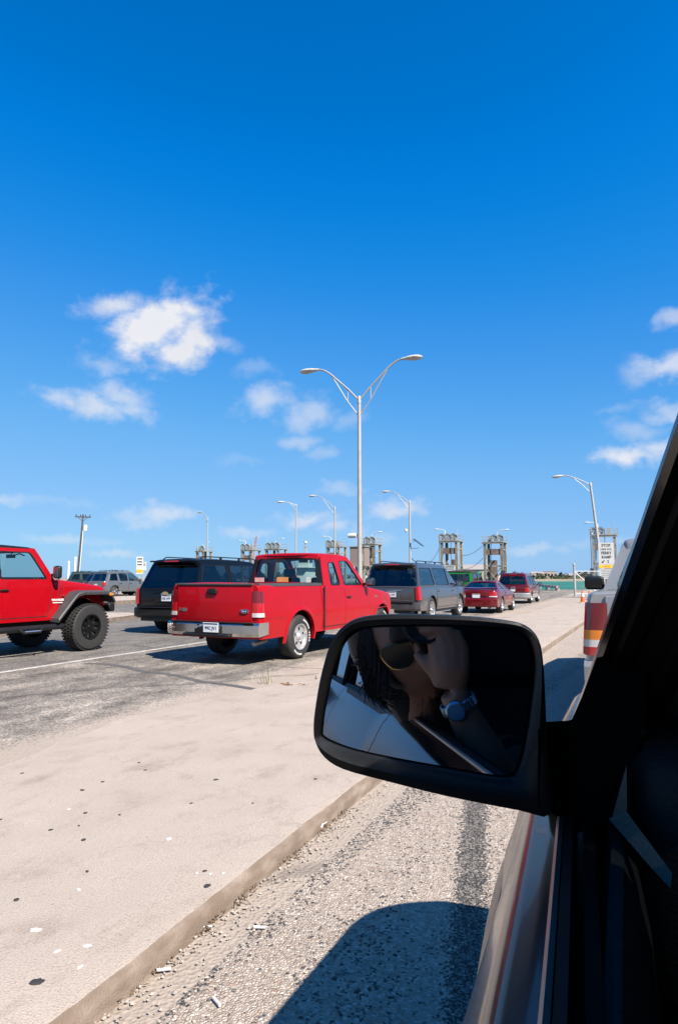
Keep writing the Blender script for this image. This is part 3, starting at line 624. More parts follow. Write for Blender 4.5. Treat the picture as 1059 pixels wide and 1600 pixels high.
    c.lips(RED); c.corner_lamp([(.835, .99, REDL, 'taillight'), (.99, 1.18, DREDL, 'upper_lens'), (.77, .835, WHTL, 'reverse_lens')], y=-.012, x0=.835, wrap=.10)
    bp = c.bumper(-.06, .46, .68, CHR, dep=.16, w=1.0, wrap=.28)
    b = MB(); b.rbox((0, -.14, .535), (.50, .10, .15), .02); b.build('step_pad', BLK, t)
    b = MB(); b.rbox((0, -.075, .681), (1.70, .13, .014), .005); b.build('bumper_pad', BLK, t)
    b = MB(); b.rbox((-.02, -.12, .475), (.95, .16, .05), .02); b.build('step_valance', BLK, t)
    c.plate_(.10, -.20, .60, '99C JV1')
    b = MB(); b.tube([(-.2, -.14, .61), (-.2, -.205, .61)], .035, 12); b.build('plate_lamp', CHR, t)
    b = MB(); b.tube([(.66, .55, .36), (.74, .08, .34)], .035, 10); b.build('exhaust_pipe', mat('exhaust', (.32, .28, .24), .5, .6), t)
    c.wheels(('holes', 5), mat('wheel_silver', (.55, .54, .53), .32, .7), .25, .225, letters=True, inset=.02)
    c.mirror(3.86, 1.32)
    c.bumper(5.5, .45, .68, CHR, rear=False, dep=.14, w=.95, name='front_bumper', wrap=.3)
    return c
red_pickup()

def big_suv(root, col, L, axles, rim, rails, plate=None, label_bits=None, emblem=None, badge=None):
    top = [(0, 1.10), (.03, 1.13), (L - 1.55, 1.13), (L - 1.35, 1.15), (L - .5, 1.08), (L - .12, 1.0), (L, .85)]
    c = Car(root, L, 1.99, axles, .40, .47, .40, top, [(0, .93), (.05, .965), (.14, 1), (L - .7, 1), (L - .25, .95), (L - .06, .87), (L, .80)], SEC, .05)
    c.body(col); c.under()
    yF = L - 1.35; side = [(.06, 1.10), (.40, 1.83), (yF - .95, 1.83), (yF, 1.13)]
    a1, a2 = axles[0] + .55, (axles[0] + axles[1]) / 2 + .12
    w1 = win([(.22, 1.17), (.46, 1.73), (a1 - .12, 1.74), (a1 - .08, 1.17)], .07); w2 = win([(a1 + .04, 1.17), (a1 + .01, 1.74), (a2 + .58 - .3, 1.75), (a2 + .52 - .2, 1.17)], .07); w3 = win([(a2 + .45, 1.17), (a2 + .40, 1.75), (yF - .98, 1.74), (yF - .22, 1.19)], .07)
    c.greenhouse(col, side, 1.87, .73, [w1, w2, w3], rear=rpoly([(-.95, .08), (.95, .08), (.93, .86), (-.93, .86)], .10), front=rpoly([(-.9, .08), (.9, .08), (.88, .92), (-.88, .92)], .08), gl=PRIV, rgl=PRIV, rail=rails)
    c.seats((yF - 1.6,), 1.0)
    b = MB(); b.rbox((0, .31, 1.83), (1.42, .24, .04), .018); b.build('spoiler', col, root)
    b = MB(); b.rbox((0, .19, 1.825), (.46, .02, .03), .008); b.build('brake_light', REDL, root)
    # tailgate skin
    b = MB(); b.rbox((0, -.006, .86), (1.52, .03, .46), .013); b.rbox((0, -.02, .90), (.60, .02, .24), .009); tg = b.build('tailgate', col, root)
    b = MB(); b.rbox((0, -.03, 1.035), (.75, .03, .035), .012); b.build('tailgate_trim', CHR if emblem != 'bowtie' else col, tg)
    if emblem == 'bowtie':
        pts = [(-.10, -.022), (-.045, -.022), (-.045, -.04), (.045, -.04), (.045, -.022), (.10, -.022), (.085, .022), (.045, .022), (.045, .04), (-.045, .04), (-.045, .022), (-.085, .022)]
        b = MB(); b.prism([(x + .03, -.05, 1.02 + z) for x, z in pts], (0, .02, 0)); b.build('emblem', mat('gold_badge', (.62, .48, .24), .3, .8), tg)
    if badge:
        b = MB(); b.box((*badge[0],), (.16, .008, .03)); b.build('badge', CHR, tg)
    c.plate_(0.06, -.036, .90, plate)
    b = MB(); b.rbox((0.06, -.03, 1.0), (.36, .03, .025), .008); b.build('plate_lamp', CHR, tg)
    c.corner_lamp([(.74, 1.14, REDL, 'taillight')], y=-.01, x0=.86, wrap=.10)
    c.bumper(0, .42, .66, col, dep=.20, w=1.0, wrap=.34)
    b = MB(); b.rbox((0, -.06, .665), (1.6, .14, .02), .008); b.build('bumper_step', BLK, root)
    b = MB(); b.rbox((0, .05, .38), (1.5, .2, .12), .03); b.build('lower_valance', BLK, root)
    am = (axles[0] + axles[1]) / 2; c.lips(col)
    for sd in (1, -1):
        c.door(a1 - .02, a1 - .02, a2 + .42, a2 + .38, .48, 1.08, col, sd, handle=(a1 + .2, .98), hm=col); c.door(a2 + .43, a2 + .40, yF + .02, yF - .02, .48, 1.08, col, sd, handle=(a2 + .6, .98), hm=col)
        c.strip([(axles[0] + .5, .70), (axles[1] - .5, .70)], .06, col, 'body_moulding', .018, sd)
        b = MB(); b.rbox((sd * .93, am, .36), (.16, axles[1] - axles[0] - 1.05, .06), .02); b.build('running_board', BLK, root)
    c.wheels(('spoke', rim), ALU, .26, .27, inset=.02); c.mirror(yF - .25, 1.22, sz=(.24, .13, .2))
    return c
t = place('suv', (-.86, .98), G(256, 985), R(-1.5), 'black suv with dark windows and a gold emblem, behind the red pickup bed', 'suv')
BLKP = paint('black', (.004, .005, .008), spec=.05, coat=.45); big_suv(t, BLKP, 5.13, (1.05, 4.0), 5, (.6, 3.2), 'DS2 H79', emblem='bowtie')
t = place('suv', (.98, 4.5), G(719, 964), R(-2.0), 'dark grey long suv with silver wheels ahead of the red pickup', 'suv')
GRY = paint('dark_grey', (.085, .078, .08), .6, .28, .4, 1.0); big_suv(t, GRY, 5.65, (1.2, 4.5), 6, (.7, 3.7), 'BK4 592', badge=((.55, -.026, .72),))

def red_jeep():
    t = place('off_road_car', (.93, 3.62), G(141, 1016), R(-2.0), 'bright red off-road car with black flares and big knobbly tyres', 'off-road car')
    L = 4.25; c = Car(t, L, 1.56, (.75, 3.62), .445, .56, [(0, .62), (2.85, .62), (2.95, .66), (4.25, .74)],
            [(0, 1.34), (2.9, 1.34), (3.0, 1.36), (3.1, 1.355), (4.1, 1.24), (4.22, 1.2), (4.25, 1.14)], [(0, 1), (2.92, 1), (2.98, .985), (3.1, .93), (4.2, .80), (4.25, .77)], [(.5, .98), (.8, 1), (1.2, .995), (1.5, .985)], .05)
    c.body(RED); b = MB(); b.box((0, 2.1, .62), (1.0, 3.9, .3)); b.build('chassis', DRK, t)
    side = [(.05, 1.32), (.12, 1.93), (2.45, 1.93), (2.90, 1.32)]
    ws = [win([(.25, 1.38), (.28, 1.85), (.95, 1.85), (.95, 1.38)], .06), win([(1.05, 1.38), (1.05, 1.86), (1.62, 1.86), (1.62, 1.38)], .06), win([(1.74, 1.37), (1.72, 1.86), (2.36, 1.86), (2.70, 1.40), (2.70, 1.37)], .06)]
    c.greenhouse(RED, side, 1.96, .70, ws, rear=rpoly([(-.9, .1), (.9, .1), (.9, .9), (-.9, .9)], .08), front=rpoly([(-.9, .1), (.9, .1), (.9, .88), (-.9, .88)], .08), gl=CLEAR, rgl=CLEAR, inset=.02, roof_m=BLK, roofcrown=.03)
    c.seats((1.75,), 1.1); b = MB(); b.rbox((0, 2.72, 1.36), (1.3, .3, .10), .04); b.build('dashboard', BLK, t)
    b = MB(); st = [Vector((-.36 + .19 * math.cos(k * math.pi / 10), 2.42 + .06 * math.sin(k * math.pi / 10), 1.42 + .18 * math.sin(k * math.pi / 10))) for k in range(21)]; b.tube(st, .016, 6); b.build('steering_wheel', BLK, t)
    b = MB(); b.rbox((0, 2.5, 1.80), (.24, .03, .07), .012); b.tube([(0, 2.55, 1.88), (0, 2.5, 1.82)], .01, 6); b.tube([(.0, 2.5, 1.8), (.3, 2.45, 1.84), (.5, 2.4, 1.80)], .012, 6); b.build('rear_view_mirror', BLK, t)
    for sd in (1, -1):
        for a, e0, e1 in ((3.62, .80, .56), (.75, .60, .62)):
            path = [(a - e0, .66), (a - .44, 1.06), (a - .36, 1.13), (a - .22, 1.16), (a + .34, 1.155), (a + .46, 1.12), (a + e1, .98)]
            rings = []
            for y, z in path: rings.append([Vector((sd * .60, y, z)), Vector((sd * .97, y, z - .01)), Vector((sd * .985, y, z - .04)), Vector((sd * .98, y, z - .085)), Vector((sd * .60, y, z - .06))])
            b = MB(); b.loft(rings, True, True); f = b.build('wheel_flare', TRIM, t, 30)
            if a > 3: b = MB(); b.rbox((sd * .985, a + .44, 1.07), (.03, .09, .06), .012); b.build('side_marker', AMBL, f)
        c.door(1.68, 1.66, 2.72, 2.84, .70, 1.33, RED, sd, handle=(1.82, 1.18), hm=BLK); c.door(.98, .98, 1.66, 1.64, .70, 1.33, RED, sd, handle=(1.1, 1.18), hm=BLK)
        b = MB(); b.tube([(sd * .86, .95, .50), (sd * .86, 3.0, .50)], .055, 10); b.tube([(sd * .93, 2.05, .50), (sd * .97, 2.1, .44), (sd * .97, 2.45, .44), (sd * .93, 2.5, .5)], .025, 8); b.build('side_step', BLK, t)
        b = MB(); b.tube([(sd * .97, 2.12, .455), (sd * .97, 2.44, .455)], .018, 6); b.build('step_tread', ALU, t)
        b = MB(); b.box((sd * .745, 3.02, 1.07), (.012, .2, .04)); b.build('vent', mat('vent_red', (.3, .01, .015), .4), t)
        text('side_decal', 'WRANGLER', .05, WHITE, t, frame((sd * (c.X(2.96, .98) + .012), 2.94, .985), (0, sd, 0), (0, 0, 1)), bold=.003)
        b = MB(); b.box((sd * (c.X(2.94, .94) + .008), 2.94, .935), (.006, .22, .016)); b.build('decal_bar', WHITE, t)
        b = MB(); b.tube([(sd * .7, 2.95, 1.35), (sd * .70, 3.02, 1.38), (sd * .70, 3.02, 1.2)], .008, 6); b.rbox((sd * .705, 3.02, 1.18), (.02, .03, .05), .008); b.build('hood_latch', BLK, t)
        b = MB(); b.lathe([(0, .05), (.07, .045), (.09, 0), (.09, -.05)], 20, 'Y', (sd * .42, L - .01, 1.02)); b.build('headlight', WHTL, t)
    c.mirror(2.80, 1.50, sz=(.17, .1, .24))
    b = MB(); b.rbox((0, L + .08, .80), (1.5, .18, .18), .04); b.tube([(-.62, L + .12, .82), (-.62, L + .16, 1.06), (.62, L + .16, 1.06), (.62, L + .12, .82)], .03, 8); b.tube([(.62, L + .16, 1.06), (.62, L - .06, 1.0)], .03, 8); b.tube([(-.62, L + .16, 1.06), (-.62, L - .06, 1.0)], .03, 8); b.build('front_bumper', BLK, t)
    b = MB()
    for k in range(7): b.box(((k - 3) * .095, L + .006, 1.0), (.05, .02, .26))
    b.build('grille_slots', DRK, t); b = MB(); b.rbox((.42, L - .1, 1.22), (.1, .1, .05), .02); b.rbox((-.42, L - .1, 1.22), (.1, .1, .05), .02); b.build('hood_bumpers', BLK, t)
    c.W = 1.9; c.wheels(('spoke', 8), mat('black_alloy', (.018, .018, .019), .25, .6, var=.1), .32, .235, tread=True, inset=.0, rimd=.05)
red_jeep()

def coupe():
    t = place('coupe', (.86, .92), G(785, 957.5), R(-1.2), 'dark red two-door coupe with a small rear spoiler', 'coupe')
    m = paint('dark_red', (.15, .004, .008), .15, .3, .3, .8); L = 4.4
    c = Car(t, L, 1.74, (.92, 3.48), .325, .385, .26, [(0, .88), (.04, .93), (.6, .97), (1.2, .96), (2.9, .93), (3.4, .86), (4.1, .70), (4.3, .62), (L, .5)],
            [(0, .82), (.06, .9), (.25, .97), (.6, 1), (3.6, 1), (4.1, .93), (4.3, .84), (L, .7)], [(.2, .93), (.4, .99), (.6, 1), (.8, .98), (1, .95)], .09)
    c.body(m); c.under()
    side = [(.42, .93), (1.30, 1.255), (1.95, 1.265), (3.02, .92)]
    c.greenhouse(m, side, 1.28, .52, [win([(.95, .99), (1.28, 1.18), (1.50, 1.20), (1.55, .98)], .04), win([(1.63, .98), (1.60, 1.205), (1.98, 1.205), (2.7, .97)], .05)], rear=rpoly([(-.92, .08), (.92, .08), (.9, .95), (-.9, .95)], .10), front=rpoly([(-.92, .06), (.92, .06), (.9, .94), (-.9, .94)], .08), gl=TINT, rgl=TINT, inset=.06, roofcrown=.035)
    c.seats((1.9,), .75)
    b = MB(); rings = [[Vector((x, y + .09 * (x / .7) ** 2, z + .0)) for (y, z) in ((-.02, 1.02), (.14, 1.045), (.16, 1.03), (.0, 1.0))] for x in (-.72, -.5, -.25, 0, .25, .5, .72)]; b.loft(rings, True, True)
    for sd in (1, -1): b.box((sd * .62, .14, .97), (.05, .12, .12))
    b.build('spoiler', m, t); b = MB(); b.rbox((0, -.005, .80), (.9, .05, .22), .02); tg = b.build('boot_lid', m, t)
    b = MB()
    for k in range(3):
        mm = Matrix.Rotation(k * 2 * math.pi / 3, 3, 'Y'); b.prism([mm @ Vector(p) + Vector((0, -.03, .90)) for p in ((0, 0, 0), (.018, 0, .03), (0, 0, .062), (-.018, 0, .03))], (0, -.008, 0))
    b.build('emblem', CHR, tg); c.plate_(0, -.05, .70)
    c.corner_lamp([(.70, .86, REDL, 'taillight'), (.66, .70, WHTL, 'reverse_lens')], y=-.0, x0=.6, wrap=.22, out=.008)
    c.bumper(.0, .26, .60, m, dep=.16, w=.97, wrap=.4)
    for sd in (1, -1): c.door(1.52, 1.55, 2.98, 2.9, .36, .92, m, sd, handle=(1.72, .80), hm=m)
    c.wheels(('spoke', 5), ALU, .22, .225, inset=.02); c.mirror(2.62, 1.0, m, sz=(.2, .12, .13))
    b = MB(); b.tube([(.5, .2, .24), (.5, -.1, .24)], .04, 10); b.build('exhaust_pipe', CHR, t)
coupe()
def minivan():
    t = place('minivan', (.86, .95), G(829, 942.5), R(-1.0), 'maroon minivan with a silver lower body at the front of the line', 'minivan')
    m = paint('maroon', (.135, .006, .011), .25, .3, .3, .8); L = 4.9
    c = Car(t, L, 1.86, (.95, 3.85), .335, .40, .28, [(0, 1.0), (.04, 1.03), (3.4, 1.0), (3.9, .98), (4.6, .82), (4.8, .70), (L, .55)], [(0, .9), (.06, .95), (.2, 1), (4.0, 1), (4.6, .92), (L, .76)], SEC, .06)
    c.body(m); c.under(); side = [(.05, .99), (.32, 1.63), (2.35, 1.66), (3.75, .99)]
    c.greenhouse(m, side, 1.70, .66, [win([(.45, 1.06), (.58, 1.52), (1.30, 1.56), (1.34, 1.06)], .07), win([(1.42, 1.06), (1.38, 1.56), (2.1, 1.57), (2.2, 1.05)], .06), win([(2.3, 1.05), (2.2, 1.57), (2.45, 1.57), (3.3, 1.05)], .06)], rear=rpoly([(-.9, .12), (.9, .12), (.9, .88), (-.9, .88)], .10), front=rpoly([(-.9, .08), (.9, .08), (.88, .92), (-.88, .92)], .08), gl=PRIV, rgl=PRIV)
    SIL = paint('silver_two_tone', (.42, .41, .40), .6)
    c.bumper(0, .30, .60, SIL, dep=.2, w=1.0, wrap=.5); b = MB(); b.rbox((0, -.005, .80), (1.45, .03, .36), .012); tg = b.build('tailgate', m, t)
    for sd in (1, -1):
        c.strip([(1.4, .42), (3.4, .42)], .22, SIL, 'lower_cladding', .012, sd); c.door(2.25, 2.25, 3.5, 3.5, .32, .98, m, sd, handle=(2.4, .88), hm=m); c.door(1.3, 1.35, 2.22, 2.22, .32, .98, m, sd, handle=(2.05, .88), hm=m)
    c.corner_lamp([(.66, .90, REDL, 'taillight'), (.84, .90, AMBL, 'amber_lens')], y=-.005, x0=.62, wrap=.12)
    c.plate_(0, -.03, .76); c.wheels(('spoke', 7), ALU, .22, .21, inset=.02); c.mirror(3.4, 1.1, BLK, sz=(.24, .12, .16))
    b = MB(); b.rbox((0, .27, 1.62), (.4, .02, .03), .006); b.build('brake_light', REDL, t)
minivan()
def green_jeep():
    t = thing('off_road_car', AT(716, 940, 33).to_2d().to_3d(), R(-2), 'green off-road car with a black soft top beyond the grey suv', 'off-road car')
    m = paint('green', (.015, .22, .035)); L = 3.8; SOFT = mat('soft_top', (.03, .028, .026), .9, bump=.3)
    c = Car(t, L, 1.6, (.62, 3.0), .36, .46, .5, [(0, 1.16), (2.4, 1.16), (2.5, 1.14), (3.7, 1.05), (L, .98)], [(0, 1), (2.4, 1), (2.6, .9), (L, .76)], [(.4, .98), (.7, 1), (1.4, .98)], .04)
    c.body(m); c.under(); side = [(.03, 1.14), (.10, 1.74), (1.95, 1.76), (2.38, 1.14)]
    c.greenhouse(m, side, 1.80, .68, [win([(.2, 1.2), (.22, 1.66), (1.2, 1.68), (1.2, 1.2)], .05), win([(1.32, 1.2), (1.30, 1.68), (1.9, 1.68), (2.2, 1.2)], .05)], rear=rpoly([(-.8, .15), (.8, .15), (.8, .85), (-.8, .85)], .08), front=rpoly([(-.9, .1), (.9, .1), (.9, .88), (-.9, .88)], .08), gl=PRIV, rgl=PRIV, inset=.02, roof_m=SOFT)
    for sd in (1, -1):
        b = MB(); b.plate([rpoly([(.03, 1.15), (.10, 1.74), (1.22, 1.75), (1.24, 1.15)], .04), win([(.2, 1.2), (.22, 1.66), (1.1, 1.68), (1.1, 1.2)], .05)], lambda y, z: Vector((sd * (c.GX(y, z) + .006), y, z)), (-sd * .004, 0, 0)); b.build('soft_top_side', SOFT, t)
        c.door(1.28, 1.28, 2.2, 2.36, .62, 1.13, m, sd, handle=(1.42, 1.0))
        for a in (.62, 3.0):
            b = MB(); b.loft([[Vector((sd * .7, y, z)), Vector((sd * .9, y, z - .01)), Vector((sd * .9, y, z - .05)), Vector((sd * .7, y, z - .05))] for y, z in ((a - .55, .6), (a - .35, .86), (a + .3, .88), (a + .5, .72))], True, True); b.build('wheel_flare', BLK, t, 30)
        b = MB(); b.rbox((sd * .68, -.02, .92), (.1, .05, .13), .015); b.build('taillight', REDL, t)
    c.W = 1.7; c.wheels(('spoke', 5), ALU, .25, .2, inset=0); c.mirror(2.2, 1.3, sz=(.16, .1, .18))
    b = MB(); b.lathe([(.2, .1), (.34, .1), (.36, .05), (.36, -.08), (.34, -.12), (.2, -.12)], 28, 'Y', (0, -.16, .95)); b.build('spare_wheel', RUB, t)
green_jeep()
def white_pickup():
    p = AT(911, 1000, 5.55); t = thing('pickup_truck', (p.x + .99, p.y, 0), R(-.6), 'silver white pickup in our own lane with tall red and amber taillight', 'pickup')
    m = paint('silver_white', (.34, .34, .335), .35); L = 5.8
    c = Car(t, L, 1.98, (1.25, 4.9), .39, .48, .45, [(0, 1.24), (.03, 1.26), (2.03, 1.26), (2.06, 1.2), (4.0, 1.2), (4.4, 1.15), (5.5, 1.08), (L, .9)], [(0, .965), (.04, .985), (.12, 1), (4.8, 1), (5.5, .95), (L, .82)], SEC, .05, bed=(.1, 2.0))
    c.body(m); c.under(); side = [(2.16, 1.19), (2.34, 1.80), (3.45, 1.83), (4.2, 1.19)]
    c.greenhouse(m, side, 1.83, .66, [win([(2.50, 1.25), (2.56, 1.70), (2.9, 1.72), (2.95, 1.25)], .08), win([(3.05, 1.25), (3.0, 1.72), (3.45, 1.73), (4.0, 1.25)], .08)], rear=rpoly([(-.86, .1), (.86, .1), (.84, .9), (-.84, .9)], .12), front=rpoly([(-.9, .08), (.9, .08), (.88, .92), (-.88, .92)], .08), gl=TINT, rgl=TINT, roofcrown=.06)
    b = MB(); b.rbox((0, -.004, .93), (1.62, .03, .6), .012); tg = b.build('tailgate', m, t); b = MB(); b.rbox((0, -.03, 1.1), (.2, .03, .09), .012); b.build('tailgate_handle', BLK, tg)
    c.corner_lamp([(.94, 1.17, DREDL, 'taillight'), (.86, .94, AMBL, 'amber_lens'), (.80, .86, WHTL, 'reverse_lens'), (.73, .80, REDL, 'lower_lens')], y=-.014, x0=.80, wrap=.13)
    c.bumper(-.06, .48, .68, m, dep=.16, w=1.0, wrap=.28); c.plate_(0, -.16, .60)
    for sd in (1, -1): c.door(2.12, 2.12, 2.98, 3.0, .52, 1.17, m, sd); c.door(3.0, 3.02, 4.28, 4.2, .52, 1.17, m, sd, handle=(3.16, 1.02))
    c.wheels(('spoke', 5), ALU, .25, .23, inset=.02); c.mirror(3.98, 1.32, sz=(.26, .14, .19), gm=PRIV)  # dark pane puts the reflection of a dark car into the mirror's material
white_pickup()
def small_suv(loc, rz, col, label, L=4.6, H=1.74, gl=PRIV, two=False):
    t = thing('suv', loc, rz, label, 'suv'); k = H / 1.74
    c = Car(t, L, 1.8, (.85, 3.6), .35, .42, .33, [(0, 1.0 * k), (.04, 1.03 * k), (3.1, 1.0 * k), (3.4, 1.0 * k), (4.3, .88 * k), (L, .66 * k)], [(0, .9), (.08, .95), (.25, 1), (3.7, 1), (4.3, .93), (L, .78)], SEC, .06)
    c.body(col); c.under(); side = [(.08, .98 * k), (.42, 1.64 * k), (2.4, 1.68 * k), (3.3, .99 * k)]
    c.greenhouse(col, side, 1.71 * k, .64, [win([(.4, 1.08 * k), (.58, 1.55 * k), (1.1, 1.58 * k), (1.12, 1.08 * k)], .06), win([(1.3, 1.06 * k), (1.22, 1.58 * k), (1.95, 1.59 * k), (1.98, 1.06 * k)], .05), win([(2.08, 1.06 * k), (2.04, 1.59 * k), (2.45, 1.58 * k), (2.98, 1.07 * k)], .05)], rear=rpoly([(-.9, .12), (.9, .12), (.9, .88), (-.9, .88)], .1), front=rpoly([(-.9, .08), (.9, .08), (.88, .92), (-.88, .92)], .08), gl=gl, rgl=gl, rail=(.6, 2.3))
    c.bumper(0, .33, .60, col, dep=.16, wrap=.4); c.corner_lamp([(.72, .98, REDL, 'taillight')], x0=.74, wrap=.14)
    for sd in (1, -1): c.door(1.15, 1.2, 2.0, 2.02, .42, .96 * k, col, sd, handle=(1.35, .88)); c.door(2.03, 2.04, 3.15, 3.1, .42, .96 * k, col, sd, handle=(2.2, .88))
    c.plate_(0, -.03, .8); c.wheels(('spoke', 5), ALU, .22, .23, inset=.02); c.mirror(2.95, 1.12, col); return t
p = AT(150, 930, 44); g1 = small_suv((p.x, p.y, .2), R(-8), paint('mid_grey', (.17, .18, .19), .6), 'small grey suv parked far left beside the black suv', gl=TINT)
p = AT(140, 930, 47); small_suv((p.x, p.y, .2), R(-12), paint('charcoal', (.05, .06, .065), .5), 'charcoal suv parked just behind the small grey suv', H=1.66)
p = AT(104, 930, 54); small_suv((p.x, p.y, .2), R(-50), paint('dark_green', (.012, .03, .028), .2), 'dark green van parked furthest left past the red hood', L=5.0, H=1.8)

# ------------------------------------------------------------------ street lamps, pole
def lamp_head(b, base, d):
    d = Vector(d).normalized(); sd = Vector((-d.y, d.x, 0)); rings = []
    for (s_, w, u, lo) in ((0, .06, .05, -.05), (.15, .075, .07, -.06), (.35, .15, .10, -.09), (.6, .19, .11, -.13), (.8, .17, .09, -.12), (.93, .09, .04, -.07), (.97, .02, .0, -.02)):
        rings.append([Vector(base) + d * s_ + sd * (w * math.cos(a)) + Vector((0, 0, (u if math.sin(a) > 0 else -lo) * math.sin(a))) for a in [k * math.pi / 6 for k in range(12)]])
    b.loft(rings, True, True)
def street_lamp(px, d, ztop, arms, al, rise, label, lean=0.0, r0=.11, r1=.075, group='street lamps', extra=None):
    base = AT(px, 905, d); t = thing('street_lamp', (base.x, base.y, 0), 0, label, 'street lamp', group, tilt=(0, lean))
    b = MB(); b.tube([(0, 0, 0), (0, 0, ztop * .5), (0, 0, ztop)], [r0, (r0 + r1) / 2, r1], 14); b.tube([(0, 0, 0), (0, 0, .35)], r0 * 1.6, 12); b.lathe([(0, ztop + .12), (r1 * .8, ztop + .08), (r1 * 1.15, ztop), (r1 * 1.15, ztop - .25)], 12); b.build('pole', POLE, t)
    for dv in arms:
        dv = Vector(dv).normalized(); b = MB(); P = lambda s_, z: dv * s_ + Vector((0, 0, z))
        main = [P(0, ztop - .12), P(al * .25, ztop + rise * .28), P(al * .5, ztop + rise * .58), P(al * .7, ztop + rise * .82), P(al * .82, ztop + rise * .93), P(al * .92, ztop + rise * .985), P(al, ztop + rise)]
        b.tube(main, .04, 8); b.tube([P(0, ztop - .85), P(al * .28, ztop + rise * .02 - .3 + .18), P(al * .66, ztop + rise * .76)], .025, 6); b.tube([P(al * .27, ztop + rise * .30), P(al * .27, ztop - .15)], .02, 6); b.build('lamp_arm', POLE, t)
        h = MB(); lamp_head(h, P(al - .05, ztop + rise), dv); h.build('lamp_head', mat('lamp_housing', (.52, .50, .45), .45, var=.15), t)
    if extra: extra(t)
    return t
def cctv(t):
    b = MB(); b.tube([(0, 0, 3.35), (-.25, 0, 3.3)], .03, 6); b.lathe([(0, -.2), (.09, -.2), (.11, -.1), (.10, .18), (0, .2)], 12, 'X', (-.33, 0, 3.28)); b.build('security_camera', WHITE, t)
    b = MB(); b.box((0, -.17, 2.6), (.02, .02, .02)); 
street_lamp(562, 28, 9.45, [(1, .05, 0), (-1, -.05, 0)], 2.0, 1.55, 'tall street lamp with two arms spread over the red pickup', extra=cctv)
def solar(t):
    b = MB(); m = Matrix.Rotation(R(38), 3, 'Y'); b.box((.95, 0, 5.35), (1.3, .9, .05), m); b.build('solar_panel', mat('solar_cells', (.05, .055, .075), .3, var=.3), t)
    b = MB(); b.tube([(0, 0, 5.6), (.6, 0, 5.5)], .03, 6); b.tube([(0, 0, 4.7), (1.0, 0, 4.75)], .03, 6); b.box((.55, 0, 2.5), (1.2, .1, .5)); b.build('panel_bracket', STEEL, t)
    b = MB(); b.lathe([(0, .2), (.14, .15), (.18, 0), (.12, -.15), (0, -.2)], 12, 'Z', (-.45, 0, 6.7)); b.tube([(0, 0, 6.7), (-.4, 0, 6.7)], .025, 6); b.build('dome_camera', WHITE, t)
street_lamp(641, 70, 9.9, [(-1, -.12, 0)], 2.2, 1.2, 'single arm street lamp carrying a solar panel', r0=.13, r1=.09, extra=solar)
street_lamp(523, 74, 9.7, [(-1, -.12, 0)], 2.3, 1.45, 'single arm street lamp just left of the tall double lamp')
street_lamp(462, 80, 10.7, [(-1, -.5, 0)], 1.5, .35, 'single arm street lamp with the flattest arm above the red pickup cab')
street_lamp(323, 95, 10.4, [(-1, .2, 0)], 1.3, 1.0, 'small distant street lamp above the black suv roof')
street_lamp(944, 52, 9.25, [(-1, -.1, 0)], 2.0, .95, 'leaning single arm street lamp beside the stop sign', lean=R(-4.8), r0=.15, r1=.085)
def utility_pole():
    p = AT(121, 905, 100); WD = mat('pole_wood', (.09, .07, .06), .9, var=.3, vscale=3); t = thing('utility_pole', (p.x, p.y, 0), R(20), 'wooden utility pole with crossarm and a white transformer', 'utility pole', tilt=(0, R(2.6)))
    b = MB(); b.tube([(0, 0, 0), (0, 0, 11.5)], [.19, .12], 10); b.build('pole', WD, t)
    b = MB(); b.box((0, 0, 11.1), (2.5, .16, .18)); b.tube([(.8, 0, 11.05), (0, 0, 10.4)], .04, 6); b.tube([(-.8, 0, 11.05), (0, 0, 10.4)], .04, 6); b.build('crossarm', WD, t)
    b = MB()
    for x in (-1.1, -.4, .4, 1.1): b.lathe([(0, .3), (.06, .28), (.09, .1), (.05, 0)], 8, 'Z', (x, 0, 11.2))
    b.build('insulators', TRIM, t); b = MB(); b.lathe([(0, 1.0), (.28, .95), (.3, .8), (.3, .05), (.2, 0)], 14, 'Z', (.55, 0, 8.9)); b.build('transformer', WHITE, t); b = MB(); b.tube([(.3, -.2, 8.9), (.3, -.2, 0)], .07, 6); b.build('conduit', WHITE, t)
utility_pole()

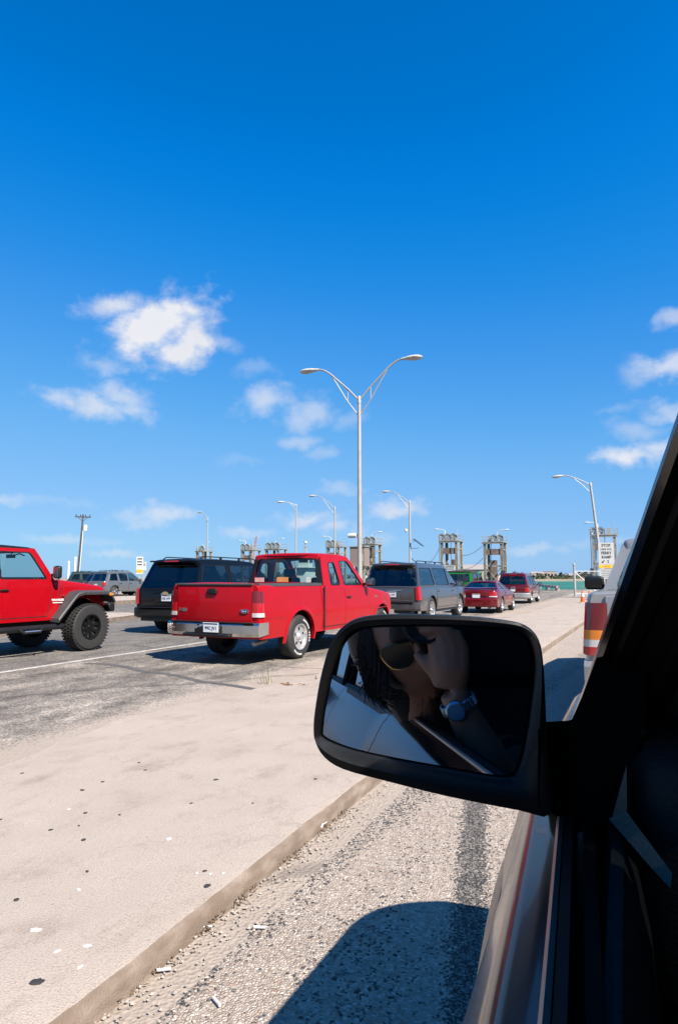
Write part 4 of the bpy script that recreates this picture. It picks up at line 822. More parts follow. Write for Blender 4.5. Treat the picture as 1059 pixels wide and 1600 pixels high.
# ------------------------------------------------------------------ ferry ramp gantries
def gantry(px, d, ztop, w, label, arm=1, nsh=2, sheave_side=1, rail=True, sign=False, tone=OLDST, dep=3.0):
    p = AT(px, 905, d); t = thing('ramp_gantry', (p.x, p.y, -.4), R(-2), label, 'gantry', 'lifting gantries at the ferry ramps'); ztop += .7; w *= .88; zp = ztop - 1.45 + .4; h = w / 2
    for sx in (-1, 1):
        for y in (0, dep):
            b = MB(); x = sx * (h - .22); b.box((x, y, zp / 2), (.14, .42, zp)); b.box((x - .17, y, zp / 2), (.05, .46, zp)); b.box((x + .17, y, zp / 2), (.05, .46, zp)); b.build('leg', tone, t)
    b = MB()
    for y in (0, dep):
        b.tube([(-h + .3, y, zp * .48), (h - .3, y, .6)], .06, 6); b.tube([(h - .3, y, zp * .48), (-h + .3, y, .6)], .06, 6); b.box((0, y, zp * .5), (w - .4, .16, .2))
    for x in (-h + .2, h - .2): b.tube([(x, 0, zp * .5), (x, dep, 1)], .06, 6); b.box((x, dep / 2, zp * .5), (.16, dep, .2)); b.box((x, dep / 2, zp * .85), (.16, dep, .2))
    b.build('bracing', tone, t)
    b = MB(); b.box((0, 0.15, zp * .80), (w - .8, .5, 1.0)); b.box((-sheave_side * w * .12, dep * .7, zp * .38), (w * .35, .5, zp * .5)); b.build('counterweight', RUST, t)
    b = MB(); b.box((0, dep / 2, zp + .06), (w + .3, dep + .8, .14)); b.box((0, -.3, zp - .1), (w + .3, .08, .3)); b.build('platform', tone, t)
    if rail:
        b = MB(); xs = [-h - .2, -h / 2, 0, h / 2, h + .2]
        for y in (-.35, dep + .35):
            for z in (.5, 1.05): b.tube([(-h - .2, y, zp + z), (h + .2, y, zp + z)], .03, 5)
            for x in xs: b.tube([(x, y, zp + .1), (x, y, zp + 1.05)], .03, 5)
        for x in (-h - .2, h + .2):
            for z in (.5, 1.05): b.tube([(x, -.35, zp + z), (x, dep + .35, zp + z)], .03, 5)
        b.build('guard_rail', STEEL, t)
    for k in range(nsh):
        x = sheave_side * (h - .35 - k * 1.02); b = MB(); b.lathe([(.42, -.1), (.5, -.12), (.5, .12), (.42, .1), (.36, .04), (.12, .05), (.12, -.05), (.36, -.04), (.42, -.1)], 24, 'Y', (x, -.1, zp + .72)); 
        for q in range(6): mm = Matrix.Rotation(q * math.pi / 3, 3, 'Y'); b.box(Vector((x, -.1, zp + .72)) + mm @ Vector((0, 0, .24)), (.05, .05, .3), mm)
        b.box((x - .28, -.1, zp + .35), (.1, .5, .6)); b.box((x + .28, -.1, zp + .35), (.1, .5, .6))
        a0 = [Vector((x + .58 * math.cos(k_ * math.pi / 12), -.3, zp + .72 + .58 * math.sin(k_ * math.pi / 12))) for k_ in range(13)]
        b.loft([[v, v + Vector((0, .4, 0)), v * 1 + Vector((0, .4, .0)) + (v - Vector((x, -.3, zp + .72))) * .09, v + (v - Vector((x, -.3, zp + .72))) * .09] for v in a0], True, True); b.build('sheave', STEEL, t, 40)
    b = MB()
    for x in (sheave_side * (h + .12), sheave_side * (h - 1.9)): b.tube([(x, -.2, zp + .7), (x, -.2, .2)], .05, 5)
    b.build('hoist_cable', CABLE, t)
    b = MB(); xl = -sheave_side * (h + .05)
    for o_ in (-.2, .2): b.tube([(xl, .9 + o_, .3), (xl, .9 + o_, zp + 1.0)], .035, 4)
    for k in range(int(zp / .35)): b.tube([(xl, .7, .4 + k * .35), (xl, 1.1, .4 + k * .35)], .025, 4)
    b.build('ladder', STEEL, t); b = MB(); b.box((-sheave_side * h * .45, .6, zp + .62), (.55, .5, .95)); b.tube([(-sheave_side * h * .9, .3, zp), (-sheave_side * h * .9, .3, zp + 2.3)], .03, 4); b.build('control_box', STEEL, t)
    b = MB(); b.box((sheave_side * (h + .1), -.3, zp * .36), (.5, .4, .8)); b.build('cable_weight', TRIM, t)
    b = MB(); x0 = arm * h * .45; b.tube([(x0, .2, zp), (x0, .2, zp + 1.75), (x0 + arm * .5, .2, zp + 2.05), (x0 + arm * 1.2, .2, zp + 2.1)], .06, 6); lamp_head(b, (x0 + arm * 1.0, .2, zp + 2.1), (arm, 0, 0)); b.build('work_lamp', WHITE, t)
    if sign:
        b = MB(); b.box((.15, -.32, 3.2), (1.9, .05, 1.7)); s_ = b.build('sign_board', WHITE, t); b = MB(); b.box((.35, -.36, 2.85), (.95, .03, .7)); b.build('yellow_panel', mat('sign_yellow', (.85, .42, .03), .5), s_)
        b = MB()
        for k in range(3): b.box((.15, -.35, 3.9 - k * .22), (1.5, .02, .09))
        b.build('sign_lines', TRIM, s_)
    return t
gantry(771, 108, 8.3, 3.7, 'ferry ramp gantry standing alone above the maroon minivan', sheave_side=1, nsh=2)
gantry(702, 108, 8.5, 3.4, 'ferry ramp gantry with a sign board behind the grey suv', arm=-1, sheave_side=-1, nsh=3, sign=True)
gantry(576, 112, 8.2, 2.6, 'slim ferry ramp gantry right of the double lamp pole beside the brown booth', nsh=2)
gantry(521, 125, 8.4, 3.1, 'ferry ramp gantry between two lamps over the red pickup cab', arm=-1, sheave_side=-1, nsh=2)
gantry(425, 130, 8.2, 3.6, 'ferry ramp gantry beside the ferry over the red pickup cab', nsh=3)
gantry(386, 135, 8.2, 3.0, 'ferry ramp gantry right behind the black suv front', arm=-1, sheave_side=-1, nsh=2)
gantry(312, 150, 8.6, 2.4, 'smallest ferry ramp gantry peeping over the black suv roof', nsh=1, rail=True)
gantry(945, 98, 8.8, 3.9, 'ferry ramp gantry behind the tall stop sign', arm=-1, sheave_side=-1, nsh=2)
# brown control booth and ferries
p = AT(562, 905, 108); t = thing('control_booth', (p.x, p.y, 0), 0, 'brown control booth on legs next to the double lamp pole', 'booth'); b = MB(); b.box((0, 0, 5.2), (2.6, 2.4, 3.1)); b.build('wall', mat('brown_panel', (.27, .205, .18), .8, var=.12), t)
b = MB(); b.box((.75, -1.22, 4.9), (.7, .05, 1.2)); b.build('electric_box', mat('tan_box', (.42, .38, .34), .6), t); b = MB()
for x in (-1.1, 1.1):
    for y in (-1, 1): b.box((x, y, 1.8), (.2, .2, 3.6))
b.box((0, 0, 3.62), (3.4, 3.2, .12)); b.build('frame', OLDST, t); b = MB(); b.box((0, 0, 6.8), (2.9, 2.7, .12)); b.build('roof', OLDST, t)
def ferry(px, d, label, mast=True):
    p = AT(px, 905, d); t = thing('ferry', (p.x, p.y, -1), R(8), label, 'ferry', 'ferries at the landing'); HW = mat('ferry_white', (.66, .66, .64), .5, var=.12)
    b = MB(); b.loft([[Vector((x, y, z)) for x, z in ((-w, 1.6), (-w * .8, -.4), (w * .8, -.4), (w, 1.6))] for y, w in ((0, 3), (2, 5), (26, 5), (28, 3))], True, True); b.build('hull', mat('hull_blue', (.03, .06, .12), .5), t)
    b = MB(); b.box((0, 14, 3.2), (3, 8, 3.2)); b.box((0, 14, 4.9), (4.4, 10, .15)); b.build('deckhouse', HW, t)
    b = MB(); b.loft([[Vector((x, y, z)) for x, y in ((-1.2 * k, 12.8), (1.2 * k, 12.8), (1.2 * k, 15.4), (-1.2 * k, 15.4))] for z, k in ((5, 1), (7.2, 1.08))], True, True); b.box((0, 14.1, 7.3), (3.1, 3.2, .15)); w = b.build('wheelhouse', HW, t)
    b = MB(); b.box((0, 12.75, 6.4), (2.1, .08, .8)); b.box((-1.27, 14.1, 6.4), (.08, 2.1, .8)); b.box((1.27, 14.1, 6.4), (.08, 2.1, .8)); b.build('wheelhouse_window', PRIV, w)
    if mast:
        b = MB(); b.tube([(0, 14, 7.3), (0, 14, 10.4)], .1, 6); b.tube([(-.9, 14, 8.9), (.9, 14, 8.9)], .05, 6); b.tube([(-.9, 14, 7.3), (0, 14, 9.6)], .05, 6); b.tube([(.9, 14, 7.3), (0, 14, 9.6)], .05, 6); b.box((0, 14, 9.5), (1.4, .25, .2)); b.lathe([(0, .5), (.35, .35), (.5, 0), (0, -.1)], 10, 'Z', (0, 14, 10.4)); b.build('mast', STEEL, t)
    b = MB()
    for z in (5.4, 5.9): b.tube([(-2.2, 9.1, z), (2.2, 9.1, z)], .04, 5)
    for k in range(7): b.tube([(-2.2 + k * .733, 9.1, 4.9), (-2.2 + k * .733, 9.1, 5.9)], .04, 5)
    b.build('guard_rail', STEEL, t)
ferry(441, 128, 'white ferry with a radar mast behind the red pickup cab')
ferry(548, 122, 'white ferry wheelhouse left of the brown booth', mast=False)
p = AT(395, 905, 160); t = thing('crane_boom', (p.x, p.y, 0), 0, 'thin red and white crane boom rising behind the gantries', 'crane'); b = MB()
for o_ in (-.2, .2): b.tube([(o_ - 1.2, 0, 0), (o_ + .9, 0, 12)], .07, 5)
for k in range(12): z = k; b.tube([(-1.4 + k * .175, 0, z), (-.825 + k * .175, 0, z + 1)], .05, 4)
b.build('lattice', mat('boom_red', (.5, .12, .1), .6, var=.3, vscale=1.2), t)
# cables slung between gantries and lamp
def sag(a, c, s_, n=14): return [lerp(Vector(a), Vector(c), k / n) + Vector((0, 0, -s_ * 4 * (k / n) * (1 - k / n))) for k in range(n + 1)]
for (a, c, s_, lb) in ((AT(642, 872, 71), AT(686, 856, 108), 1.6, 'thin dark cable sagging from solar lamp to nearest gantry'), (AT(719, 868, 108), AT(753, 853, 108), .5, 'upper cable between the two gantries right of the grey suv'), (AT(719, 889, 108), AT(754, 872, 108), .6, 'lower cable between the two gantries right of the grey suv')):
    b = MB(); b.tube(sag(a, c, s_), .045, 5); tag(b.build('cable', CABLE), lb, 'cable', 'cables between the gantries')

# ------------------------------------------------------------------ signs, fence, cones, barrier
SIGNW = mat('sign_face', (.42, .43, .43), .6, var=.1); YEL = mat('sign_yellow', (.70, .34, .025), .5); INK = mat('sign_ink', (.015, .015, .015), .6)
def tall_sign(px, py_top, d, sc_, label, full=True):
    p = AT(px, 905, d); zt = AT(px, py_top, d).z; t = thing('ramp_sign', (p.x, p.y, 0), R(24), label, 'sign', 'white ferry ramp signs'); H1 = 1.75 * sc_; w = 1.25 * sc_; z = zt - H1 / 2
    b = MB(); b.box((-w * .35, .06, zt / 2), (.09, .09, zt)); b.box((w * .35, .06, zt / 2), (.09, .09, zt)); b.build('post', STEEL, t)
    b = MB(); b.rbox((0, 0, z), (w, .02, H1), .004, seg=1); f = b.build('sign_board', SIGNW, t)
    y = -.014; s1 = .30 * sc_; fr = lambda zz: frame((0, y, zz), (1, 0, 0), (0, 0, 1))
    text('lettering', 'STOP', s1, INK, f, fr(zt - .22 * sc_), bold=.012 * sc_); text('lettering', 'HERE FOR', s1 * .66, INK, f, fr(zt - .53 * sc_), bold=.005 * sc_); text('lettering', 'FERRY', s1, INK, f, fr(zt - .83 * sc_), bold=.012 * sc_); text('lettering', 'RAMP', s1, INK, f, fr(zt - 1.16 * sc_), bold=.012 * sc_); text('lettering', '2', s1, INK, f, frame((.12 * sc_, y, zt - 1.50 * sc_), (1, 0, 0), (0, 0, 1)), bold=.01 * sc_)
    b = MB(); A = lambda u, v: Vector((-.26 * sc_ + u * sc_, y - .002, zt - 1.50 * sc_ + v * sc_)); b.prism([A(-.13, -.13), A(.05, -.11), A(-.005, -.055), A(.13, .07), A(.07, .13), A(-.055, -.005), A(-.11, .05)], (0, .003, 0)); b.build('arrow', INK, f)
    b = MB(); b.rbox((0, 0, zt - H1 - .14 * sc_), (w, .02, .24 * sc_), .004, seg=1); f2 = b.build('yellow_panel', YEL, t); text('lettering', 'NOTICE', .15 * sc_, INK, f2, fr(zt - H1 - .14 * sc_))
    b = MB(); b.rbox((0, 0, zt - H1 - .72 * sc_), (w, .02, .82 * sc_), .004, seg=1); f3 = b.build('notice_panel', SIGNW, t); b = MB()
    for k in range(5): b.box((0, y, zt - H1 - .42 * sc_ - k * .14 * sc_), (w * (.8 - .1 * (k % 2)), .004, .035 * sc_))
    b.build('small_print', TRIM, f3)
tall_sign(948, 848, 47, .92, 'white sign reading stop here for ferry ramp 2, beside leaning lamp')
def far_sign(px, py, d, w, h, label):
    p = AT(px, 905, d); z = AT(px, py, d).z; t = thing('ramp_sign', (p.x, p.y, 0), R(24), label, 'sign', 'white ferry ramp signs')
    b = MB(); b.box((0, .06, z / 2), (.12, .08, z)); b.build('post', STEEL, t); b = MB(); b.box((0, 0, z - h / 2), (w, .03, h)); s_ = b.build('sign_board', WHITE, t); b = MB()
    for k in range(3): b.box((0, -.02, z - h * (.12 + k * .17)), (w * .75, .02, h * .07))
    b.build('sign_lines', TRIM, s_)
    if h > 1.5: b = MB(); b.box((0, -.022, z - h * .84), (w * .98, .02, h * .2)); b.build('yellow_panel', YEL, s_)
far_sign(218, 870, 60, .62, 1.3 * .95 + .35, 'distant white sign with a yellow panel left of the black suv')
far_sign(225, 878, 62, .4, .8, 'small plain white sign right behind the yellow panelled sign')
def fence():
    a = G(898, 932); c = Vector((a.x + 5.5, a.y + 1.5, 0)); t = thing('chain_link_gate', a, math.atan2(c.y - a.y, c.x - a.x), 'grey chain link fence panel with braced end post by the cones', 'fence'); W = 5.7
    b = MB(); b.tube([(0, 0, 0), (0, 0, 2.55)], .09, 8); b.lathe([(0, .16), (.10, .1), (.12, 0)], 10, 'Z', (0, 0, 2.52)); b.tube([(W / 2, 0, 0), (W / 2, 0, 2.1)], .05, 6); b.tube([(W, 0, 0), (W, 0, 2.1)], .06, 6); b.build('post', STEEL, t)
    b = MB(); b.tube([(0, 0, 2.0), (W, 0, 2.0)], .04, 6); b.tube([(0, 0, .2), (W, 0, .2)], .04, 6); b.tube([(0, 0, 2.0), (1.7, 0, .25)], .05, 6); b.build('rail', STEEL, t)
    b = MB(); n = 36
    for k in range(n):
        x = k / n * W
        for s_ in (1, -1):
            x1 = x + s_ * 1.8; z0, z1 = .2, 2.0
            if x1 < 0: z1 = .2 + (x / 1.8) * 1.8; x1 = 0
            if x1 > W: z1 = .2 + ((W - x) / 1.8) * 1.8; x1 = W
            b.tube([(x, 0, z0), (x1, 0, z1)], .006, 3, False)
    b.build('wire_mesh', STEEL, t)
fence()
for (px, py, lb) in ((910, 942, 'left orange traffic cone with a white band by the fence'), (920.5, 942, 'right orange traffic cone half hidden by the pickup mirror')):
    p = G(px, py); t = thing('traffic_cone', p, R(20), lb, 'traffic cone', 'traffic cones by the fence'); OR = mat('cone_orange', (.85, .14, .015), .5)
    b = MB(); b.lathe([(0, .72), (.03, .72), (.05, .6), (.135, .04)], 20); b.build('cone', OR, t); b = MB(); b.rbox((0, 0, .02), (.37, .37, .04), .012); b.build('base', OR, t); b = MB(); b.lathe([(.064, .56), (.093, .36)], 20); b.build('reflective_band', WHITE, t)
a, c = G(842, 919.5), G(871, 923); t = thing('barrier_bar', a, math.atan2(c.y - a.y, c.x - a.x), 'red and white striped barrier bar lying by the water edge', 'barrier'); ln = (c - a).length; b = MB(); r_ = MB()
for k in range(12): (b.box(((k + .5) * ln / 12, 0, .45), (ln / 12, .3, .3)), MB().box(((k + .5) * ln / 12, 0, .45), (ln / 12, .312, .312)).build('red_stripe', mat('stripe_red', (.55, .12, .1), .5), t) if k % 2 else 0)
o = b.build('bar', WHITE, t); b = MB()
for k in (.5, ln / 2, ln - .5): b.box((k, 0, .16), (.15, .5, .32))
b.build('foot', STEEL, t)
for (px, h, lb) in ((107, 3.4, 'plain white post standing past the red hood'), (117, 3.9, 'taller white post next to the utility pole')):
    p = AT(px, 905, 75); b = MB(); b.tube([(0, 0, 0), (0, 0, h)], .12, 8); b.lathe([(0, h + .12), (.12, h + .05), (.14, h - .15)], 8); o = tag(b.build('post', WHITE), lb, 'post', 'white posts on the left'); o.location = (p.x, p.y, 0)

# ------------------------------------------------------------------ far shore
def shore():
    b = MB(); rings = []
    for k in range(121):
        x = -1500 + 3000 * k / 120; h = 1.2 + 1.3 * mnoise.noise((x * .006, 3, 0)); y = 780 + 25 * mnoise.noise((x * .004, 8, 0)); rings.append([Vector((x, y, -1.05)), Vector((x, y + 8, .1)), Vector((x, y + 30, 1 + h)), Vector((x, y + 140, 2 + h)), Vector((x, y + 1500, 2))])
    b.loft(rings); m = mat('shore_ground', (.30, .25, .17), .9, var=.3, vscale=.02); tag(b.build('far_shore', m), kind='structure')
    b = MB(); R_ = random.Random(3)
    for k in range(1300):
        x = R_.uniform(-620, 260); 
        if mnoise.noise((x * .012, 5, 1)) < -.25 and R_.random() < .6: continue
        y = 815 + R_.uniform(0, 70); s_ = R_.uniform(1.4, 3.8) * (1.9 if R_.random() < .14 else 1); z = 1.6 + 1.0 * mnoise.noise((x * .006, 3, 0))
        for j in range(16):
            v = Vector((R_.gauss(0, 1), R_.gauss(0, 1), R_.gauss(.2, .8))); v = v.normalized() * s_ * R_.uniform(.4, 1.0); c_ = Vector((x, y, z + s_ * .6)) + Vector((v.x * 1.5, v.y, v.z * .8)); q = s_ * .42
            d1 = Vector((R_.gauss(0, 1), R_.gauss(0, 1), R_.gauss(0, 1))).normalized() * q; d2 = d1.cross(Vector((R_.gauss(0, 1), R_.gauss(0, 1), R_.gauss(0, 1)))).normalized() * q
            b.add([c_ + d1, c_ + d2, c_ - d1, c_ - d2], [(0, 1, 2, 3)])
    tag(b.build('shore_bushes', mat('scrub', (.075, .085, .04), .9, var=.5, vscale=.25), None, 0), 'low scrub and trees along the far shore', 'bushes', kind='stuff')
shore()
def house(px, d, w, h, col, label, roof=None, dep=14):
    p = AT(px, 905, d); t = thing('building', (p.x, p.y, 1.5), R(12), label, 'building', 'buildings on the far shore'); b = MB(); b.box((0, 0, h / 2), (w, dep, h)); b.build('wall', mat('wall_%s' % str(col), col, .8), t)
    b = MB()
    if roof == 'gable': b.prism([(-w / 2 - .5, -dep / 2 - .5, h), (-w / 2 - .5, dep / 2 + .5, h), (-w / 2 - .5, 0, h + 2.6)], (w + 1, 0, 0))
    else: b.box((0, 0, h + .2), (w + .6, dep + .6, .4))
    b.build('roof', mat('roof_tone', (.33, .29, .27), .8), t); n = max(2, int(w / 4))
    for k in range(n): b = MB(); b.box((-w / 2 + (k + .5) * w / n, -dep / 2 - .05, h * .55), (w / n * .5, .2, h * .35)); b.build('window', PRIV, t)
for a_ in ((812, 805, 16, 5, (.75, .75, .73), 'long white building on the far shore right of the minivan'), (838, 815, 14, 7, (.5, .47, .43), 'tan block on the far shore', 'gable'), (856, 820, 20, 9.5, (.44, .36, .33), 'largest pinkish block on the far shore'), (782, 812, 12, 5, (.7, .68, .64), 'pale low house left of the white building'), (748, 320, 15, 4.6, (.40, .33, .28), 'brown hip roofed building between the gantries', 'gable'), (905, 810, 26, 4.5, (.5, .42, .36), 'low tan building behind the fence', 'gable'), (801, 806, 7, 5.5, (.62, .63, .64), 'narrow grey house touching the white building', 'gable')): house(*a_)

# ------------------------------------------------------------------ our own car: silver four-door with an open driver's window
OWN = Vector((.68, -2.2, 0))
own = thing('parked_car', OWN, 0, 'silver grey car we look out of, with black door mirror and open window', 'car')
def ob(b, name, m, parent=None, smooth=35):
    b.v = [p - OWN for p in b.v]; return b.build(name, m, parent or own, smooth)
SILV = mat('paint_silver_grey', (.09, .092, .096), .18, .95, .22, .06, 3.0)
SILV.node_tree.nodes['Principled BSDF'].inputs['Specular Tint'].default_value = (.62, .64, .68, 1)
NAVY = mat('paint_dark_blue', (.006, .012, .04), .4, .2, .25, .06, 3.0)
IN1 = mat('door_trim_teal', (.018, .027, .030), .6, var=.12, bump=.25, bscale=400); IN2 = mat('trim_grey_green', (.085, .10, .08), .6, var=.1, bump=.2, bscale=400)
def belt(b_): return -.041 - .062 * (max(-.5, min(b_, 1.05)) - .30)
def door_sec(b_):
    e = belt(b_) + .041
    return [(-.10, .30), (-.165, .34), (-.18, .45), (-.192, .60), (-.194, .72), (-.186, .80), (-.170 + e * .2, .88), (-.144 + e * .4, .965), (-.116 + e * .6, 1.045), (-.092 + e * .8, 1.11), (-.076 + e * .9, 1.148), (-.070 + e, 1.160), (-.064 + e, 1.168), (-.054 + e, 1.174), (-.041 + e, 1.181), (-.036 + e, 1.178), (-.034 + e, 1.12)]
def smooth_sec(l, n=3):
    o = []
    for i in range(len(l) - 1):
        p0, p1, p2, p3 = (Vector(l[max(0, i - 1)]), Vector(l[i]), Vector(l[i + 1]), Vector(l[min(len(l) - 1, i + 2)]))
        for k in range(n):
            t = k / n; o.append(tuple(.5 * ((2 * p1) + (p2 - p0) * t + (2 * p0 - 5 * p1 + 4 * p2 - p3) * t * t + (3 * p1 - p0 - 3 * p2 + p3) * t ** 3)))
    return o + [l[-1]]
for sd in (0, 1):
    fx = (lambda a: a) if sd == 0 else (lambda a: 1.36 - a)
    for (b0, b1, nm) in ((-1.98, -1.30, 'quarter_panel'), (-1.292, -.384, 'rear_door'), (-.376, .776, 'front_door')):
        b = MB(); rings = []
        for k in range(25):
            y = lerp(b0, b1, k / 24); cut = 0
            s_ = smooth_sec(door_sec(y))
            if nm != 'front_door':
                d = abs(y + 1.2)
                if d < .42: zz = .36 + math.sqrt(.42 ** 2 - d * d); s_ = [(a + (.02 if z < zz and i == 0 else 0), max(z, zz)) for i, (a, z) in enumerate(s_)]
            rings.append([Vector((fx(a), y, z)) for a, z in s_])
        b.loft(rings); o = ob(b, nm, SILV)
        if nm != 'quarter_panel':
            h = MB(); h.rbox((fx(-.195), b0 + .14, .90), (.03, .15, .04), .012); ob(h, 'handle', BLK, o)
    b = MB(); b.loft([[Vector((fx(a), y, z)) for a, z in ((-.17, .28), (-.195, .33), (-.195, .36), (-.1, .36))] for y in (-.75, .76)], False, True); ob(b, 'sill_panel', TRIM)
    b = MB(); rings = []
    for k in range(21):
        y = -1.98 + 2.74 * k / 20; e = belt(y); rings.append([Vector((fx(a), y, z)) for a, z in ((e - .001, 1.178), (e - .001, 1.184), (e + .001, 1.186), (e + .004, 1.185), (e + .004, 1.17))])
    b.loft(rings); ob(b, 'belt_moulding', mat('belt_metal', (.30, .27, .24), .35, .8))
    b = MB(); rings = []
    for k in range(21):
        y = -1.98 + 2.68 * k / 20; e = belt(y) + .004; rings.append([Vector((fx(a), y, z)) for a, z in ((e, 1.16), (e + .001, 1.1865), (e + .007, 1.188), (e + .008, 1.13), (e + .013, 1.13), (e + .014, 1.184), (e + .022, 1.182), (e + .024, 1.12))])
    b.loft(rings); ob(b, 'window_seal', mat('seal_black', (.004, .004, .0045), .6, spec=.15))
    b = MB(); rings = []
    for k in range(13):
        y = -1.2 + 1.85 * k / 12; rings.append([Vector((fx(a), y, z)) for a, z in ((-.024, 1.15), (-.018, 1.176), (-.010, 1.174), (-.002, 1.155), (.006, 1.11), (.012, 1.0), (.045, .93), (.075, .89), (.08, .84), (.04, .82), (.045, .6), (.05, .36))])
    b.loft(rings); ob(b, 'door_trim', IN1)
    # side moulding at mid height
    b = MB(); b.loft([[Vector((fx(a), y, z)) for a, z in ((-.17, .862), (-.198, .858), (-.212, .84), (-.214, .80), (-.212, .58), (-.20, .55), (-.17, .545))] for y in (-1.98, -1, 0, .75, .775)], False, True); ob(b, 'side_cladding', NAVY)
    b = MB(); b.loft([[Vector((fx(a), y, z)) for a, z in ((-.15, .885), (-.176, .88), (-.186, .872), (-.186, .862), (-.17, .86))] for y in (-1.98, -1, 0, .775)], False, True); ob(b, 'side_moulding', mat('moulding_tan', (.36, .31, .26), .5))
    b = MB(); rings = []                                            # flare over the front wheel
    for k in range(17):
        th = R(150 - 150 * k / 16)
        rings.append([Vector((fx(a), 1.26 + rad * math.cos(th), .40 + rad * math.sin(th))) for a, rad in ((-.15, .43), (-.212, .432), (-.226, .442), (-.226, .462), (-.205, .50), (-.14, .52))])
    b.loft(rings, False, True); ob(b, 'wheel_arch_flare', NAVY)
# bonnet and front wings
b = MB(); rings = []
for k in range(64):
    y = .784 + 1.62 * k / 63; t = max(0, (y - 1.95) / .454); d = abs(y - 1.26); zb = .40 + (math.sqrt(.44 ** 2 - d * d) if d < .44 else -.06)
    f = min(1, (y - .784) / .3); zt = 1.12 - .045 * f - .03 * max(0, y - 1.1) - .04 * t * t; pull = .16 * t ** 2.2
    half = [(-.12, zb), (-.19, max(zb, .55)), (-.196, max(zb, .72)), (-.172 - .026 * f, max(zb, .88)), (-.150 - .045 * f, .935), (-.135 - .045 * f, .975), (-.105 - .06 * f, zt - .05), (-.085 - .062 * f, zt - .012), (-.07 - .06 * f, zt), (.0, zt + .02), (.25, zt + .04), (.68, zt + .055)]
    half = [(a + pull, z - (.10 * t ** 3 if z > .8 else 0)) for a, z in half]
    rings.append([Vector((a, y, z)) for a, z in half] + [Vector((1.36 - a, y, z)) for a, z in reversed(half[:-1])])
b.loft(rings, False, True); ob(b, 'bonnet', SILV, smooth=50)
b = MB(); b.rbox((.68, 2.38, .55), (1.5, .18, .3), .06); ob(b, 'front_bumper', TRIM)
b = MB(); b.rbox((.68, -2.05, .60), (1.66, .2, .3), .06); ob(b, 'rear_bumper', TRIM)
b = MB(); b.box((.68, 0, .40), (1.4, 4.1, .06)); b.box((.68, 1.5, .6), (1.1, 1.3, .3)); ob(b, 'floor', DRK)
b = MB(); b.box((.68, -1.96, .86), (1.6, .05, .6)); b.box((.68, -1.9, 1.63), (1.2, .1, .1)); ob(b, 'tailgate', SILV)
b = MB(); b.add([(-.0, -1.97, 1.18), (1.36, -1.97, 1.18), (1.26, -1.86, 1.60), (.10, -1.86, 1.60)], [(0, 1, 2, 3)]); ob(b, 'rear_window', PRIV)
# pillars
def PP(y): return Vector((-.043 + (.64 - y) * .249, y, 1.256 + (.64 - y) * .675))
for sd in (0, 1):
    mir = (lambda v: v) if sd == 0 else (lambda v: Vector((1.36 - v.x, v.y, v.z)))
    Tv = (PP(.1) - PP(.64)).normalized(); Rv = (Vector((1, 0, 0)) - Tv * Tv.x).normalized(); Nv = Tv.cross(Rv); Nv = Nv if Nv.y > 0 else -Nv
    def beam(w0, w1, n0, n1, y0=.70, y1=.10, fl=0):
        b = MB(); b.loft([[mir(PP(y) + Rv * (w0 + .004) + Nv * n0), mir(PP(y) + Rv * w0 + Nv * (n0 + .003)), mir(PP(y) + Rv * w0 + Nv * n1), mir(PP(y) + Rv * (w1 + fl * max(0, y - .35)) + Nv * n1), mir(PP(y) + Rv * (w1 + fl * max(0, y - .35)) + Nv * n0)] for y in (y0, .6, .35, y1)], True, True); return b
    pil = ob(beam(0, .011, .0, .008), 'a_pillar', SILV); ob(beam(.011, .025, -.002, .02), 'door_frame_seal', MATS['seal_black'], pil); ob(beam(.025, .046, .003, .05), 'door_frame', BLK, pil); ob(beam(.046, .062, -.008, .04), 'inner_seal', MATS['seal_black'], pil); ob(beam(.062, .13, -.004, .07, fl=.9), 'pillar_trim', mat('pillar_trim_dark', (.022, .022, .024), .7, bump=.2, bscale=300), pil)
    for (y0, y1, w, nm) in ((-.30, -.36, .13, 'b_pillar'), (-1.30, -1.2, .12, 'c_pillar'), (-1.98, -1.84, .14, 'd_pillar')):
        b = MB(); b.loft([[mir(Vector((a + i, y + dy, z))) for i, dy in ((0, 0), (0, -w), (.05, -w), (.05, 0))] for a, y, z in ((belt(y0) + .004, y0, 1.175), (.04, lerp(y0, y1, .6), 1.42), (.088, y1, 1.625))], True, True); ob(b, nm, SILV if nm != 'b_pillar' else BLK)
    for (y0, y1, y2, y3) in ((-.43, -1.29, -1.19, -.49), (-1.42, -1.97, -1.83, -1.32)):
        b = MB(); b.add([mir(Vector(p)) for p in ((.004, y0, 1.178), (.004, y1, 1.178), (.095, y2, 1.62), (.095, y3, 1.62))], [(0, 1, 2, 3)]); ob(b, 'rear_side_window', PRIV)
        b = MB(); L_ = [(-.004, y0 + .012, 1.175), (-.004, y1 - .012, 1.175), (.088, y2 - .01, 1.615), (.088, y3 + .01, 1.615)]; b.tube([mir(Vector(p)) for p in L_ + L_[:1]], .012, 5, False); ob(b, 'window_seal', MATS['seal_black'])
    b = MB(); b.loft([[mir(Vector((.082 + i, y, 1.615 + j))) for i, j in ((0, 0), (0, .03), (.04, .06), (.07, .05), (.05, 0))] for y in (.12, -.6, -1.9)], True, True); ob(b, 'roof_side_rail', SILV)
b = MB(); b.add([(1.38, .74, 1.178), (1.36, -.3, 1.178), (1.27, -.3, 1.62), (1.27, .12, 1.62)], [(0, 1, 2, 3)]); ob(b, 'passenger_window', PRIV)
b = MB(); b.rbox((.68, -.87, 1.665), (1.1, 2.1, .05), .02); ob(b, 'roof', SILV)
b = MB(); b.rbox((.68, -.87, 1.625), (1.12, 2.0, .02), .008); ob(b, 'headlining', IN1)
